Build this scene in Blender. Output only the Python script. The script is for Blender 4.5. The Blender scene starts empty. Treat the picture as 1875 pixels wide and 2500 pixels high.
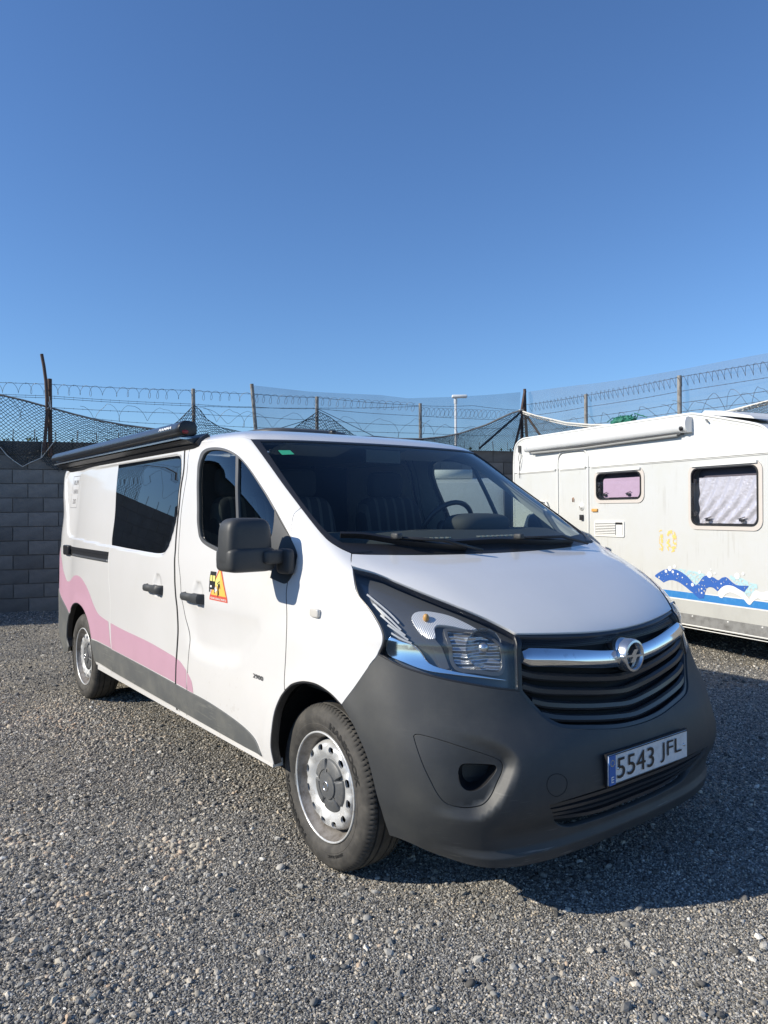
import bpy, math, random
import numpy as np
from mathutils import Vector, Matrix
from mathutils.geometry import delaunay_2d_cdt
rnd = random.Random(7)
NP = np.random.RandomState(5)
scene = bpy.context.scene
COL = scene.collection

# ---------------------------------------------------------------- camera
cam_d = bpy.data.cameras.new('camera')
cam = bpy.data.objects.new('camera', cam_d)
COL.objects.link(cam)
yaw, pitch, roll = math.radians(142.8), math.radians(-0.15), math.radians(-0.41)
cf = Vector((math.cos(yaw)*math.cos(pitch), math.sin(yaw)*math.cos(pitch), math.sin(pitch)))
cr = Vector((math.sin(yaw), -math.cos(yaw), 0))
cu = cr.cross(cf)
r2 = cr*math.cos(roll)+cu*math.sin(roll)
u2 = -cr*math.sin(roll)+cu*math.cos(roll)
M = Matrix((r2, u2, -cf)).transposed().to_4x4()
M.translation = Vector((2.572, -2.526, 1.466))
cam.matrix_world = M
cam_d.sensor_fit = 'HORIZONTAL'
cam_d.sensor_width = 36.0
cam_d.lens = 34.67
cam_d.clip_start = 0.05
cam_d.clip_end = 2000
scene.camera = cam

# ---------------------------------------------------------------- sky and sun
SUN = Vector((-0.68, -1.62, 1.0)).normalized()
elev = math.asin(SUN.z)
world = bpy.data.worlds.new('World'); scene.world = world
world.use_nodes = True
wn = world.node_tree; wn.nodes.clear()
sky = wn.nodes.new('ShaderNodeTexSky'); sky.sky_type = 'NISHITA'
sky.sun_disc = False
sky.sun_elevation = elev
sky.sun_rotation = math.atan2(SUN.x, SUN.y)
sky.altitude = 50; sky.air_density = 1.1; sky.dust_density = 0.1; sky.ozone_density = 4.0
bg = wn.nodes.new('ShaderNodeBackground'); bg.inputs['Strength'].default_value = 0.099
wo = wn.nodes.new('ShaderNodeOutputWorld')
tint = wn.nodes.new('ShaderNodeMix'); tint.data_type = 'RGBA'; tint.blend_type = 'MULTIPLY'; tint.inputs[0].default_value = 1
tint.inputs[7].default_value = (.78, .98, 1.24, 1)
wn.links.new(sky.outputs[0], tint.inputs[6]); wn.links.new(tint.outputs[2], bg.inputs[0]); wn.links.new(bg.outputs[0], wo.inputs[0])
sd = bpy.data.lights.new('sun', 'SUN'); sd.energy = 4.5; sd.angle = math.radians(0.53); sd.color = (1.0, 0.93, 0.80)
so = bpy.data.objects.new('sun', sd); COL.objects.link(so)
so.rotation_euler = (-SUN).to_track_quat('-Z', 'Y').to_euler()
so.location = (0, 0, 20)
scene.view_settings.view_transform = 'Standard'
scene.view_settings.look = 'None'
scene.view_settings.exposure = 0.34
scene.view_settings.gamma = 1.0
scene.view_settings.use_curve_mapping = False
scene.cycles.max_bounces = 8
scene.cycles.transparent_max_bounces = 24
scene.cycles.caustics_reflective = False
scene.cycles.caustics_refractive = False

# ---------------------------------------------------------------- materials
def mat(name, col, rough=0.5, metal=0.0, coat=0.0, spec=0.5, noise=None, bump=None, alpha=None, coatr=0.05):
    m = bpy.data.materials.new(name); m.use_nodes = True
    nt = m.node_tree; b = nt.nodes['Principled BSDF']
    b.inputs['Base Color'].default_value = (*col, 1)
    b.inputs['Roughness'].default_value = rough
    b.inputs['Metallic'].default_value = metal
    b.inputs['Coat Weight'].default_value = coat
    b.inputs['Coat Roughness'].default_value = coatr
    b.inputs['Specular IOR Level'].default_value = spec
    tc = nt.nodes.new('ShaderNodeTexCoord')
    if noise:                                   # (scale, col2, lo, hi, detail)
        sc, c2, lo, hi = noise[:4]
        n = nt.nodes.new('ShaderNodeTexNoise'); n.inputs['Scale'].default_value = sc; n.inputs['Detail'].default_value = 8
        n.inputs['Roughness'].default_value = 0.65
        nt.links.new(tc.outputs['Object'], n.inputs['Vector'])
        r = nt.nodes.new('ShaderNodeMapRange'); r.inputs['From Min'].default_value = lo; r.inputs['From Max'].default_value = hi
        nt.links.new(n.outputs['Fac'], r.inputs['Value'])
        mx = nt.nodes.new('ShaderNodeMix'); mx.data_type = 'RGBA'
        mx.inputs[6].default_value = (*col, 1); mx.inputs[7].default_value = (*c2, 1)
        nt.links.new(r.outputs[0], mx.inputs[0]); nt.links.new(mx.outputs[2], b.inputs['Base Color'])
    if bump:                                    # (scale, strength, distance)
        n2 = nt.nodes.new('ShaderNodeTexNoise'); n2.inputs['Scale'].default_value = bump[0]; n2.inputs['Detail'].default_value = 4
        nt.links.new(tc.outputs['Object'], n2.inputs['Vector'])
        bp = nt.nodes.new('ShaderNodeBump'); bp.inputs['Strength'].default_value = bump[1]; bp.inputs['Distance'].default_value = bump[2]
        nt.links.new(n2.outputs['Fac'], bp.inputs['Height']); nt.links.new(bp.outputs[0], b.inputs['Normal'])
    return m

def glass(name, tint, extra=0.0, rough=0.0, k=1.5):
    """thin pane: mirror reflection by Fresnel over a tinted see-through sheet"""
    m = bpy.data.materials.new(name); m.use_nodes = True
    nt = m.node_tree; nt.nodes.clear()
    out = nt.nodes.new('ShaderNodeOutputMaterial')
    tr = nt.nodes.new('ShaderNodeBsdfTransparent'); tr.inputs[0].default_value = (*tint, 1)
    gl = nt.nodes.new('ShaderNodeBsdfGlossy'); gl.inputs['Roughness'].default_value = rough; gl.inputs[0].default_value = (1, 1, 1, 1)
    ge = nt.nodes.new('ShaderNodeNewGeometry'); dt = nt.nodes.new('ShaderNodeVectorMath'); dt.operation = 'DOT_PRODUCT'
    nt.links.new(ge.outputs['Normal'], dt.inputs[0]); nt.links.new(ge.outputs['Incoming'], dt.inputs[1])
    ab = nt.nodes.new('ShaderNodeMath'); ab.operation = 'ABSOLUTE'; nt.links.new(dt.outputs['Value'], ab.inputs[0])
    om = nt.nodes.new('ShaderNodeMath'); om.operation = 'SUBTRACT'; om.inputs[0].default_value = 1; nt.links.new(ab.outputs[0], om.inputs[1])
    pw = nt.nodes.new('ShaderNodeMath'); pw.operation = 'POWER'; pw.inputs[1].default_value = 5; nt.links.new(om.outputs[0], pw.inputs[0])
    fr = nt.nodes.new('ShaderNodeMath'); fr.operation = 'MULTIPLY_ADD'; fr.inputs[1].default_value = .96; fr.inputs[2].default_value = .042; nt.links.new(pw.outputs[0], fr.inputs[0])
    ad = nt.nodes.new('ShaderNodeMath'); ad.operation = 'MULTIPLY_ADD'; ad.inputs[1].default_value = k; ad.inputs[2].default_value = extra
    ad.use_clamp = True
    mx = nt.nodes.new('ShaderNodeMixShader')
    nt.links.new(fr.outputs[0], ad.inputs[0]); nt.links.new(ad.outputs[0], mx.inputs[0])
    nt.links.new(tr.outputs[0], mx.inputs[1]); nt.links.new(gl.outputs[0], mx.inputs[2]); nt.links.new(mx.outputs[0], out.inputs[0])
    return m

MT = {}
MT['paint'] = mat('white_paint', (.735, .725, .71), .36, coat=1.0, noise=(2.2, (.70, .69, .67), .42, .78), coatr=.08)
MT['plastic'] = mat('dark_grey_bumper_plastic', (.040, .043, .046), .52, spec=.45, noise=(5.0, (.060, .062, .060), .45, .75), bump=(900, .10, .001))
MT['plastic2'] = mat('worn_grey_moulding', (.10, .105, .105), .6, noise=(4.0, (.17, .17, .155), .45, .75), bump=(700, .1, .001))
MT['black'] = mat('black_plastic', (.018, .018, .02), .38)
MT['blackmat'] = mat('matt_black', (.012, .012, .013), .8)
MT['rubber'] = mat('black_rubber_seal', (.03, .03, .03), .55)
MT['trimgrey'] = mat('grey_window_surround', (.085, .085, .085), .45)
MT['chrome'] = mat('chrome', (.78, .79, .80), .09, metal=1, noise=(30, (.5, .5, .5), .6, .8))
MT['silver'] = mat('satin_silver', (.62, .63, .64), .25, metal=.9)
MT['slat'] = mat('grille_slat', (.028, .030, .034), .30)
MT['pink'] = mat('pink_vinyl', (.54, .325, .41), .42, coat=.2, noise=(3.0, (.50, .30, .375), .45, .75))
MT['wsglass'] = glass('windscreen_glass', (.80, .86, .84), .0, k=.85)
MT['sideglass'] = glass('door_glass', (.55, .62, .60), .0, k=1.6)
MT['lens'] = glass('headlight_lens', (.95, .96, .97), .0, k=1.0)
MT['privacy'] = mat('black_privacy_glass', (.006, .007, .009), .015, spec=.75)
MT['tyre'] = mat('tyre_rubber', (.045, .043, .04), .75, noise=(14, (.095, .088, .078), .42, .7), bump=(300, .12, .001))
MT['rim'] = mat('silver_wheel_paint', (.66, .67, .67), .34, metal=.35, noise=(22, (.34, .30, .26), .52, .78))
MT['cap'] = mat('hub_cap_grey', (.10, .105, .11), .5, noise=(25, (.17, .165, .155), .5, .75))
MT['letter'] = mat('tyre_lettering', (.014, .014, .014), .6)
MT['cabin'] = mat('dark_cabin_trim', (.050, .053, .052), .8)
MT['headliner'] = mat('grey_headliner', (.42, .44, .43), .9)
MT['seat'] = mat('seat_fabric', (.02, .021, .026), .9)
MT['reflector'] = mat('lamp_reflector', (.88, .89, .90), .22, metal=.7)
MT['orange'] = mat('orange_bulb', (.62, .33, .09), .4)
MT['housing'] = mat('lamp_housing', (.11, .115, .12), .26, metal=.3)
MT['barrel'] = mat('dusty_rim_barrel', (.30, .28, .26), .5, metal=.3, noise=(20, (.14, .12, .10), .4, .7))

def scuffs(m, col, scale, thr, amount=.6, zlim=None):
    """fine pale scratches: stretched noise above a threshold"""
    nt = m.node_tree; b = nt.nodes['Principled BSDF']; tc = nt.nodes.new('ShaderNodeTexCoord')
    old = [l for l in nt.links if l.to_socket == b.inputs['Base Color']]
    mp = nt.nodes.new('ShaderNodeMapping'); mp.inputs['Scale'].default_value = scale; mp.inputs['Rotation'].default_value = (.3, .25, .1); nt.links.new(tc.outputs['Object'], mp.inputs[0])
    n = nt.nodes.new('ShaderNodeTexNoise'); n.inputs['Scale'].default_value = 1; n.inputs['Detail'].default_value = 3; nt.links.new(mp.outputs[0], n.inputs[0])
    n2 = nt.nodes.new('ShaderNodeTexNoise'); n2.inputs['Scale'].default_value = 3.5; nt.links.new(tc.outputs['Object'], n2.inputs[0])
    a = nt.nodes.new('ShaderNodeMapRange'); a.inputs['From Min'].default_value = thr; a.inputs['From Max'].default_value = thr+.05; nt.links.new(n.outputs['Fac'], a.inputs[0])
    c_ = nt.nodes.new('ShaderNodeMapRange'); c_.inputs['From Min'].default_value = .5; c_.inputs['From Max'].default_value = .62; c_.inputs['To Max'].default_value = amount; nt.links.new(n2.outputs['Fac'], c_.inputs[0])
    f = nt.nodes.new('ShaderNodeMath'); f.operation = 'MULTIPLY'; nt.links.new(a.outputs[0], f.inputs[0]); nt.links.new(c_.outputs[0], f.inputs[1])
    fac = f.outputs[0]
    if zlim:
        sp = nt.nodes.new('ShaderNodeSeparateXYZ'); nt.links.new(tc.outputs['Object'], sp.inputs[0]); z = nt.nodes.new('ShaderNodeMapRange')
        z.inputs['From Min'].default_value = zlim[0]; z.inputs['From Max'].default_value = zlim[1]; z.inputs['To Min'].default_value = 1; z.inputs['To Max'].default_value = zlim[2]; nt.links.new(sp.outputs[2], z.inputs[0])
        g = nt.nodes.new('ShaderNodeMath'); g.operation = 'MULTIPLY'; nt.links.new(fac, g.inputs[0]); nt.links.new(z.outputs[0], g.inputs[1]); fac = g.outputs[0]
    mx = nt.nodes.new('ShaderNodeMix'); mx.data_type = 'RGBA'; nt.links.new(fac, mx.inputs[0]); mx.inputs[7].default_value = (*col, 1)
    if old: nt.links.new(old[0].from_socket, mx.inputs[6])
    else: mx.inputs[6].default_value = b.inputs['Base Color'].default_value
    nt.links.new(mx.outputs[2], b.inputs['Base Color'])
scuffs(MT['plastic'], (.19, .19, .18), (9, 9, 190), .62, .55, (.30, .60, .05))
scuffs(MT['plastic2'], (.20, .20, .18), (7, 7, 90), .58, .45)
scuffs(MT['paint'], (.50, .46, .40), (34, 34, 38), .62, .35, (.35, .85, .0))
def stripes(m, cols, scale, axis=1, w=.5):
    nt = m.node_tree; b = nt.nodes['Principled BSDF']; tc = nt.nodes.new('ShaderNodeTexCoord')
    sp = nt.nodes.new('ShaderNodeSeparateXYZ'); nt.links.new(tc.outputs['Object'], sp.inputs[0])
    mu = nt.nodes.new('ShaderNodeMath'); mu.operation = 'MULTIPLY'; mu.inputs[1].default_value = scale; nt.links.new(sp.outputs[axis], mu.inputs[0])
    fr = nt.nodes.new('ShaderNodeMath'); fr.operation = 'FRACT'; nt.links.new(mu.outputs[0], fr.inputs[0])
    gt = nt.nodes.new('ShaderNodeMath'); gt.operation = 'GREATER_THAN'; gt.inputs[1].default_value = w; nt.links.new(fr.outputs[0], gt.inputs[0])
    mx = nt.nodes.new('ShaderNodeMix'); mx.data_type = 'RGBA'; mx.inputs[6].default_value = (*cols[0], 1); mx.inputs[7].default_value = (*cols[1], 1)
    nt.links.new(gt.outputs[0], mx.inputs[0]); nt.links.new(mx.outputs[2], b.inputs['Base Color'])
MT['seatstripe'] = mat('striped_seat_cover', (.03, .03, .04), .9); stripes(MT['seatstripe'], ((.022, .022, .03), (.085, .08, .08)), 14, 1, .72)

# ---------------------------------------------------------------- object helpers
def tag(o, label=None, cat=None, group=None, kind=None):
    if label: o['label'] = label
    if cat: o['category'] = cat
    if group: o['group'] = group
    if kind: o['kind'] = kind
    return o
def empty(name, loc=(0, 0, 0), rz=0, **k):
    o = bpy.data.objects.new(name, None); COL.objects.link(o); o.location = loc; o.rotation_euler = (0, 0, rz)
    o.empty_display_size = .2
    return tag(o, **k)
def link(name, me, m=None, parent=None, loc=None, **k):
    o = bpy.data.objects.new(name, me); COL.objects.link(o)
    if m is not None and not me.materials:
        for q in (m if isinstance(m, (list, tuple)) else [m]): me.materials.append(q)
    if parent: o.parent = parent
    if loc: o.location = loc
    return tag(o, **k)
def mesh(name, V, F, smooth=False, mi=None):
    me = bpy.data.meshes.new(name)
    me.from_pydata([tuple(map(float, v)) for v in V], [], [tuple(map(int, f)) for f in F])
    me.update()
    if smooth: me.polygons.foreach_set('use_smooth', [True]*len(me.polygons))
    if mi is not None: me.polygons.foreach_set('material_index', list(mi))
    return me
class MB:
    def __init__(s): s.V = []; s.F = []; s.M = []
    def add(s, V, F, mi=0):
        n = len(s.V); s.V.extend([tuple(v) for v in V]); s.F.extend([tuple(i+n for i in f) for f in F]); s.M.extend([mi]*len(F)); return s
    def box(s, c, d, rz=0, mi=0, ax=None):
        cx, cy, cz = c; hx, hy, hz = d[0]/2, d[1]/2, d[2]/2
        X, Y, Z = (Vector(a) for a in ax) if ax else (Vector((math.cos(rz), math.sin(rz), 0)), Vector((-math.sin(rz), math.cos(rz), 0)), Vector((0, 0, 1)))
        V = [Vector(c)+X*a*hx+Y*b*hy+Z*e*hz for a in (-1, 1) for b in (-1, 1) for e in (-1, 1)]
        return s.add(V, [(0, 1, 3, 2), (4, 6, 7, 5), (0, 4, 5, 1), (2, 3, 7, 6), (0, 2, 6, 4), (1, 5, 7, 3)], mi)
    def tube(s, pts, r, n=6, mi=0, closed=False, cap=True):
        P = [Vector(p) for p in pts]; rings = []
        up = Vector((0, 0, 1)); N = len(P); V = []; F = []
        rr = r if isinstance(r, (list, tuple)) else [r]*N
        prev = None
        for i, p in enumerate(P):
            if closed: t = (P[(i+1) % N]-P[i-1])
            else: t = P[min(i+1, N-1)]-P[max(i-1, 0)]
            t.normalize()
            if prev is None:
                a = up.cross(t)
                if a.length < .05: a = Vector((1, 0, 0)).cross(t)
            else: a = prev-t*prev.dot(t)
            a.normalize(); prev = a; b = t.cross(a)
            for k in range(n):
                th = 2*math.pi*k/n; V.append(p+(a*math.cos(th)+b*math.sin(th))*rr[i])
        m = N if closed else N-1
        for i in range(m):
            j = (i+1) % N
            for k in range(n):
                l = (k+1) % n; F.append((i*n+k, i*n+l, j*n+l, j*n+k))
        if cap and not closed: F.append(tuple(range(n))[::-1]); F.append(tuple((N-1)*n+k for k in range(n)))
        return s.add(V, F, mi)
    def lathe(s, prof, n=32, axis='y', mi=0, a0=0, a1=2*math.pi, org=(0, 0, 0), sx=1):
        # prof: (radius, height along axis)
        V = []; F = []; full = abs(a1-a0-2*math.pi) < 1e-6; m = n if full else n+1
        for r, h in prof:
            for k in range(m):
                t = a0+(a1-a0)*k/n; c_, s_ = math.cos(t)*r, math.sin(t)*r
                V.append({'y': (org[0]+c_, org[1]+h*sx, org[2]+s_), 'z': (org[0]+c_, org[1]+s_, org[2]+h), 'x': (org[0]+h, org[1]+c_, org[2]+s_)}[axis])
        for i in range(len(prof)-1):
            for k in range(m if full else m-1):
                l = (k+1) % m; F.append((i*m+k, i*m+l, (i+1)*m+l, (i+1)*m+k))
        return s.add(V, F, mi)
    def build(s, name, m, parent=None, smooth=False, **k):
        me = mesh(name, s.V, s.F, smooth, s.M)
        for q in (m if isinstance(m, (list, tuple)) else [m]): me.materials.append(q)
        return link(name, me, None, parent, **k)
def autosmooth(o, ang=35):
    me = o.data
    me.polygons.foreach_set('use_smooth', [True]*len(me.polygons))
    me.set_sharp_from_angle(angle=math.radians(ang))
    return o
def bevel(o, w=.01, seg=2, ang=30, sub=0):
    import bmesh
    bm = bmesh.new(); bm.from_mesh(o.data)
    ed = [e for e in bm.edges if len(e.link_faces) == 2 and e.calc_face_angle(0) > math.radians(ang)]
    bmesh.ops.bevel(bm, geom=ed, offset=w, segments=seg, profile=.5, affect='EDGES', clamp_overlap=True)
    bm.to_mesh(o.data); bm.free(); return autosmooth(o, 40)
def text_mesh(txt, size=1.0, bold=0.0, res=3, extrude=0):
    cu_ = bpy.data.curves.new('t', 'FONT'); cu_.body = txt; cu_.size = size; cu_.offset = bold; cu_.resolution_u = res; cu_.extrude = extrude
    cu_.align_x = 'CENTER'; cu_.align_y = 'CENTER'
    o = bpy.data.objects.new('t', cu_); COL.objects.link(o)
    dg = bpy.context.evaluated_depsgraph_get(); me = o.evaluated_get(dg).to_mesh()
    V = [tuple(v.co) for v in me.vertices]; F = [tuple(p.vertices) for p in me.polygons]
    bpy.data.objects.remove(o); bpy.data.curves.remove(cu_)
    return V, F
def text_fit(txt, w, h, bold=0.0, extrude=0):
    V, F = text_mesh(txt, 1.0, bold, extrude=extrude)
    A = np.array(V); lo = A.min(0); hi = A.max(0)
    A[:, 0] = (A[:, 0]-(lo[0]+hi[0])/2)*w/(hi[0]-lo[0]); A[:, 1] = (A[:, 1]-(lo[1]+hi[1])/2)*h/(hi[1]-lo[1])
    return A, F
def catm(pts, closed=True, n=6):
    """smooth a polyline; a third entry marks a sharp corner"""
    P = [np.array(p[:2], float) for p in pts]; Cn = [len(p) > 2 for p in pts]; N = len(P); out = []
    for i in range(N if closed else N-1):
        p1, p2 = P[i], P[(i+1) % N]
        p0 = P[i-1] if (closed or i > 0) else p1
        p3 = P[(i+2) % N] if (closed or i+2 < N) else p2
        if Cn[i]: p0 = 2*p1-p2
        if Cn[(i+1) % N]: p3 = 2*p2-p1
        d = np.linalg.norm(p2-p1)
        d0 = max(np.linalg.norm(p1-p0), 1e-6); d3 = max(np.linalg.norm(p3-p2), 1e-6); d = max(d, 1e-6)
        m1 = (p2-p0)/(d+d0)*d; m2 = (p3-p1)/(d+d3)*d
        for k in range(n):
            t = k/n; h = (2*t**3-3*t**2+1, t**3-2*t**2+t, -2*t**3+3*t**2, t**3-t**2)
            out.append(h[0]*p1+h[1]*m1+h[2]*p2+h[3]*m2)
    if not closed: out.append(P[-1])
    return np.array(out)
def inpoly(P, poly):
    x, y = P[:, 0], P[:, 1]; ins = np.zeros(len(P), bool); q = np.roll(poly, -1, 0)
    for a, b in zip(poly, q):
        if a[1] == b[1]: continue
        c = (a[1] > y) != (b[1] > y)
        xi = (b[0]-a[0])*(y-a[1])/(b[1]-a[1])+a[0]
        ins ^= c & (x < xi)
    return ins
def sdist(P, poly):
    """signed distance to a closed polygon, positive inside"""
    d = np.full(len(P), 1e9); q = np.roll(poly, -1, 0)
    for a, b in zip(poly, q):
        ab = b-a; L = ab@ab
        if L < 1e-12: continue
        t = np.clip(((P-a)@ab)/L, 0, 1); e = P-a-t[:, None]*ab
        d = np.minimum(d, np.sqrt((e**2).sum(1)))
    return np.where(inpoly(P, poly), d, -d)
def area(p):
    q = np.roll(p, -1, 0); return .5*np.sum(p[:, 0]*q[:, 1]-q[:, 0]*p[:, 1])
def inset(poly, d):
    if area(poly) < 0: poly = poly[::-1]
    p = np.roll(poly, 1, 0); q = np.roll(poly, -1, 0)
    e1 = poly-p; e2 = q-poly
    e1 /= np.linalg.norm(e1, axis=1)[:, None]+1e-12; e2 /= np.linalg.norm(e2, axis=1)[:, None]+1e-12
    n1 = np.stack([-e1[:, 1], e1[:, 0]], 1); n2 = np.stack([-e2[:, 1], e2[:, 0]], 1)
    n = n1+n2; l = np.maximum((n*n).sum(1), .5)
    return poly+n/l[:, None]*2*d
def dedupe(p, eps=.0015):
    out = [p[0]]
    for a in p[1:]:
        if np.linalg.norm(a-out[-1]) > eps: out.append(a)
    if np.linalg.norm(out[0]-out[-1]) < eps: out.pop()
    return np.array(out)
def resample(p, h):
    out = []; q = np.roll(p, -1, 0)
    for a, b in zip(p, q):
        n = max(1, int(math.ceil(np.linalg.norm(b-a)/h)))
        for k in range(n): out.append(a+(b-a)*k/n)
    return np.array(out)
def cdt(outer, holes, h):
    """triangulate a polygon with holes, interior points on a grid of pitch h"""
    loops = [outer]+list(holes); V = []; E = []
    for L in loops:
        n = len(V); V.extend(map(tuple, L)); E.extend([(n+i, n+(i+1) % len(L)) for i in range(len(L))])
    lo = outer.min(0); hi = outer.max(0)
    gx = np.arange(lo[0]+h*.5, hi[0], h); gy = np.arange(lo[1]+h*.5, hi[1], h)
    if len(gx) and len(gy):
        X, Y = np.meshgrid(gx, gy); X[1::2] += h*.5
        Gp = np.stack([X.ravel(), Y.ravel()], 1)
        Gp = Gp[sdist(Gp, outer) > h*.45]
        for L in holes:
            if len(Gp): Gp = Gp[sdist(Gp, L) < -h*.45]
        V.extend(map(tuple, Gp))
    r = delaunay_2d_cdt([Vector(v) for v in V], E, [], 0, 1e-5)
    W = np.array([tuple(v) for v in r[0]]); F = np.array([tuple(f) for f in r[2]])
    c = W[F].mean(1); ok = inpoly(c, outer)
    for L in holes: ok &= ~inpoly(c, L)
    return W, F[ok]
# ---------------------------------------------------------------- van body surface: control net, 13 points round x 16 levels
ROWS=[
(0.2,[(0.835,0,0.215),(0.83,0.25,0.215),(0.805,0.5,0.215),(0.745,0.68,0.225),(0.61,0.81,0.25),(0.45,0.9,0.285),(0,0.93),(-0.4,0.93),(-1.4,0.93),(-2.6,0.92),(-3.7,0.891),(-4.2,0.78),(-4.4,0)]),
(0.32,[(0.865,0),(0.86,0.25),(0.83,0.5),(0.765,0.7),(0.63,0.845,0.34),(0.43,0.925,0.36),(0,0.955),(-0.4,0.957),(-1.4,0.957),(-2.6,0.947),(-3.7,0.921),(-4.28,0.8),(-4.44,0)]),
(0.45,[(0.912,0),(0.905,0.25),(0.875,0.5),(0.8,0.71),(0.65,0.86),(0.42,0.945),(0,0.972),(-0.4,0.974),(-1.4,0.974),(-2.6,0.964),(-3.7,0.936),(-4.34,0.815),(-4.46,0)]),
(0.6,[(0.895,0),(0.888,0.25),(0.857,0.5),(0.785,0.7),(0.64,0.85),(0.42,0.945),(0,0.976),(-0.4,0.978),(-1.4,0.978),(-2.6,0.968),(-3.7,0.936),(-4.34,0.815),(-4.46,0)]),
(0.75,[(0.83,0),(0.822,0.25),(0.785,0.5),(0.71,0.69),(0.58,0.835),(0.38,0.935),(0,0.972),(-0.4,0.975),(-1.4,0.976),(-2.6,0.965),(-3.7,0.936),(-4.34,0.815),(-4.44,0)]),
(0.92,[(0.815,0),(0.805,0.25),(0.75,0.5),(0.665,0.665),(0.53,0.805),(0.35,0.905),(0,0.962),(-0.4,0.968),(-1.4,0.97),(-2.6,0.96),(-3.7,0.931),(-4.34,0.812),(-4.43,0)]),
(1,[(0.775,0),(0.765,0.25),(0.72,0.5),(0.655,0.65),(0.52,0.795),(0.33,0.9),(-0.02,0.952),(-0.42,0.963),(-1.4,0.966),(-2.6,0.956),(-3.7,0.926),(-4.34,0.812),(-4.42,0)]),
(1.1,[(0.62,0),(0.615,0.25),(0.59,0.48),(0.545,0.64),(0.445,0.785),(0.28,0.885),(-0.06,0.94),(-0.45,0.957),(-1.4,0.96),(-2.6,0.95),(-3.7,0.921),(-4.33,0.812),(-4.41,0)]),
(1.2,[(0.41,0),(0.405,0.25),(0.385,0.48),(0.35,0.65),(0.27,0.785),(0.15,0.875),(-0.12,0.922),(-0.5,0.945),(-1.45,0.95),(-2.6,0.94),(-3.7,0.911),(-4.32,0.805),(-4.4,0)]),
(1.29,[(0.17,0),(0.16,0.25),(0.13,0.5),(0.1,0.66),(0.066,0.79),(0,0.865),(-0.22,0.915),(-0.6,0.933),(-1.5,0.936),(-2.65,0.93),(-3.7,0.902),(-4.32,0.8),(-4.39,0)]),
(1.45,[(-0.07,0),(-0.08,0.3),(-0.11,0.55),(-0.15,0.7),(-0.2,0.795),(-0.28,0.85),(-0.5,0.892),(-0.85,0.905),(-1.6,0.91),(-2.7,0.904),(-3.7,0.882),(-4.32,0.785),(-4.38,0)]),
(1.65,[(-0.4,0),(-0.41,0.3),(-0.44,0.55),(-0.48,0.69),(-0.54,0.785),(-0.63,0.83),(-0.85,0.862),(-1.15,0.872),(-1.8,0.876),(-2.8,0.87),(-3.75,0.852),(-4.34,0.785),(-4.39,0)]),
(1.826,[(-0.7,0),(-0.71,0.3),(-0.74,0.55),(-0.78,0.68),(-0.833,0.775),(-0.92,0.808),(-1.12,0.832),(-1.4,0.84),(-1.95,0.843),(-2.85,0.837),(-3.8,0.823),(-4.31,0.765),(-4.34,0)]),
(1.885,[(-0.88,0),(-0.885,0.28),(-0.91,0.52),(-0.95,0.645),(-1,0.715),(-1.08,0.75),(-1.25,0.775),(-1.5,0.785),(-2,0.79),(-2.85,0.784),(-3.72,0.765),(-4.12,0.68),(-4.18,0)]),
(1.92,[(-1.15,0),(-1.15,0.25),(-1.17,0.42),(-1.21,0.52),(-1.25,0.58),(-1.33,0.62),(-1.5,0.65),(-1.7,0.66),(-2.1,0.665),(-2.85,0.665),(-3.5,0.64),(-3.75,0.5),(-3.8,0)]),
(1.945,[(-1.8,0),(-1.8,0.1),(-1.81,0.2),(-1.83,0.25),(-1.85,0.29),(-1.9,0.32),(-2,0.33),(-2.1,0.34),(-2.3,0.345),(-2.85,0.345),(-3.2,0.3),(-3.3,0.2),(-3.3,0)]),
]
NR=len(ROWS);NC=13
G=np.zeros((NR,NC,3))
for i,(z,pts) in enumerate(ROWS):
    for j,p in enumerate(pts): G[i,j]=(p[0],p[1],p[2] if len(p)>2 else z)
def pad(A,ax,sym):
    # sym: mirror y at ends along columns (ax=1)
    if ax==1:
        a=A[:,1:2].copy(); a[:,:,1]*=-1
        b=A[:,-2:-1].copy(); b[:,:,1]*=-1
        return np.concatenate([a,A,b],1)
    a=2*A[0:1]-A[1:2]; b=2*A[-1:]-A[-2:-1]
    return np.concatenate([a,A,b],0)
GP=pad(pad(G,1,1),0,0)
def basis(t):
    t2=t*t;t3=t2*t
    return np.stack([-.5*t+t2-.5*t3,1-2.5*t2+1.5*t3,.5*t+2*t2-1.5*t3,-.5*t2+.5*t3],-1)
def S(u,v):
    u=np.atleast_1d(np.asarray(u,float));v=np.atleast_1d(np.asarray(v,float))
    sg=np.where(u<0,-1.,1.); ua=np.clip(np.abs(u),0,NC-1-1e-9); va=np.clip(v,0,NR-1-1e-9)
    i=ua.astype(int);j=va.astype(int); bu=basis(ua-i);bv=basis(va-j)
    out=np.zeros(u.shape+(3,))
    for a in range(4):
        for b in range(4):
            out+=(bv[...,a]*bu[...,b])[...,None]*GP[j+a,i+b]
    out[...,1]*=sg
    return out
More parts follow.
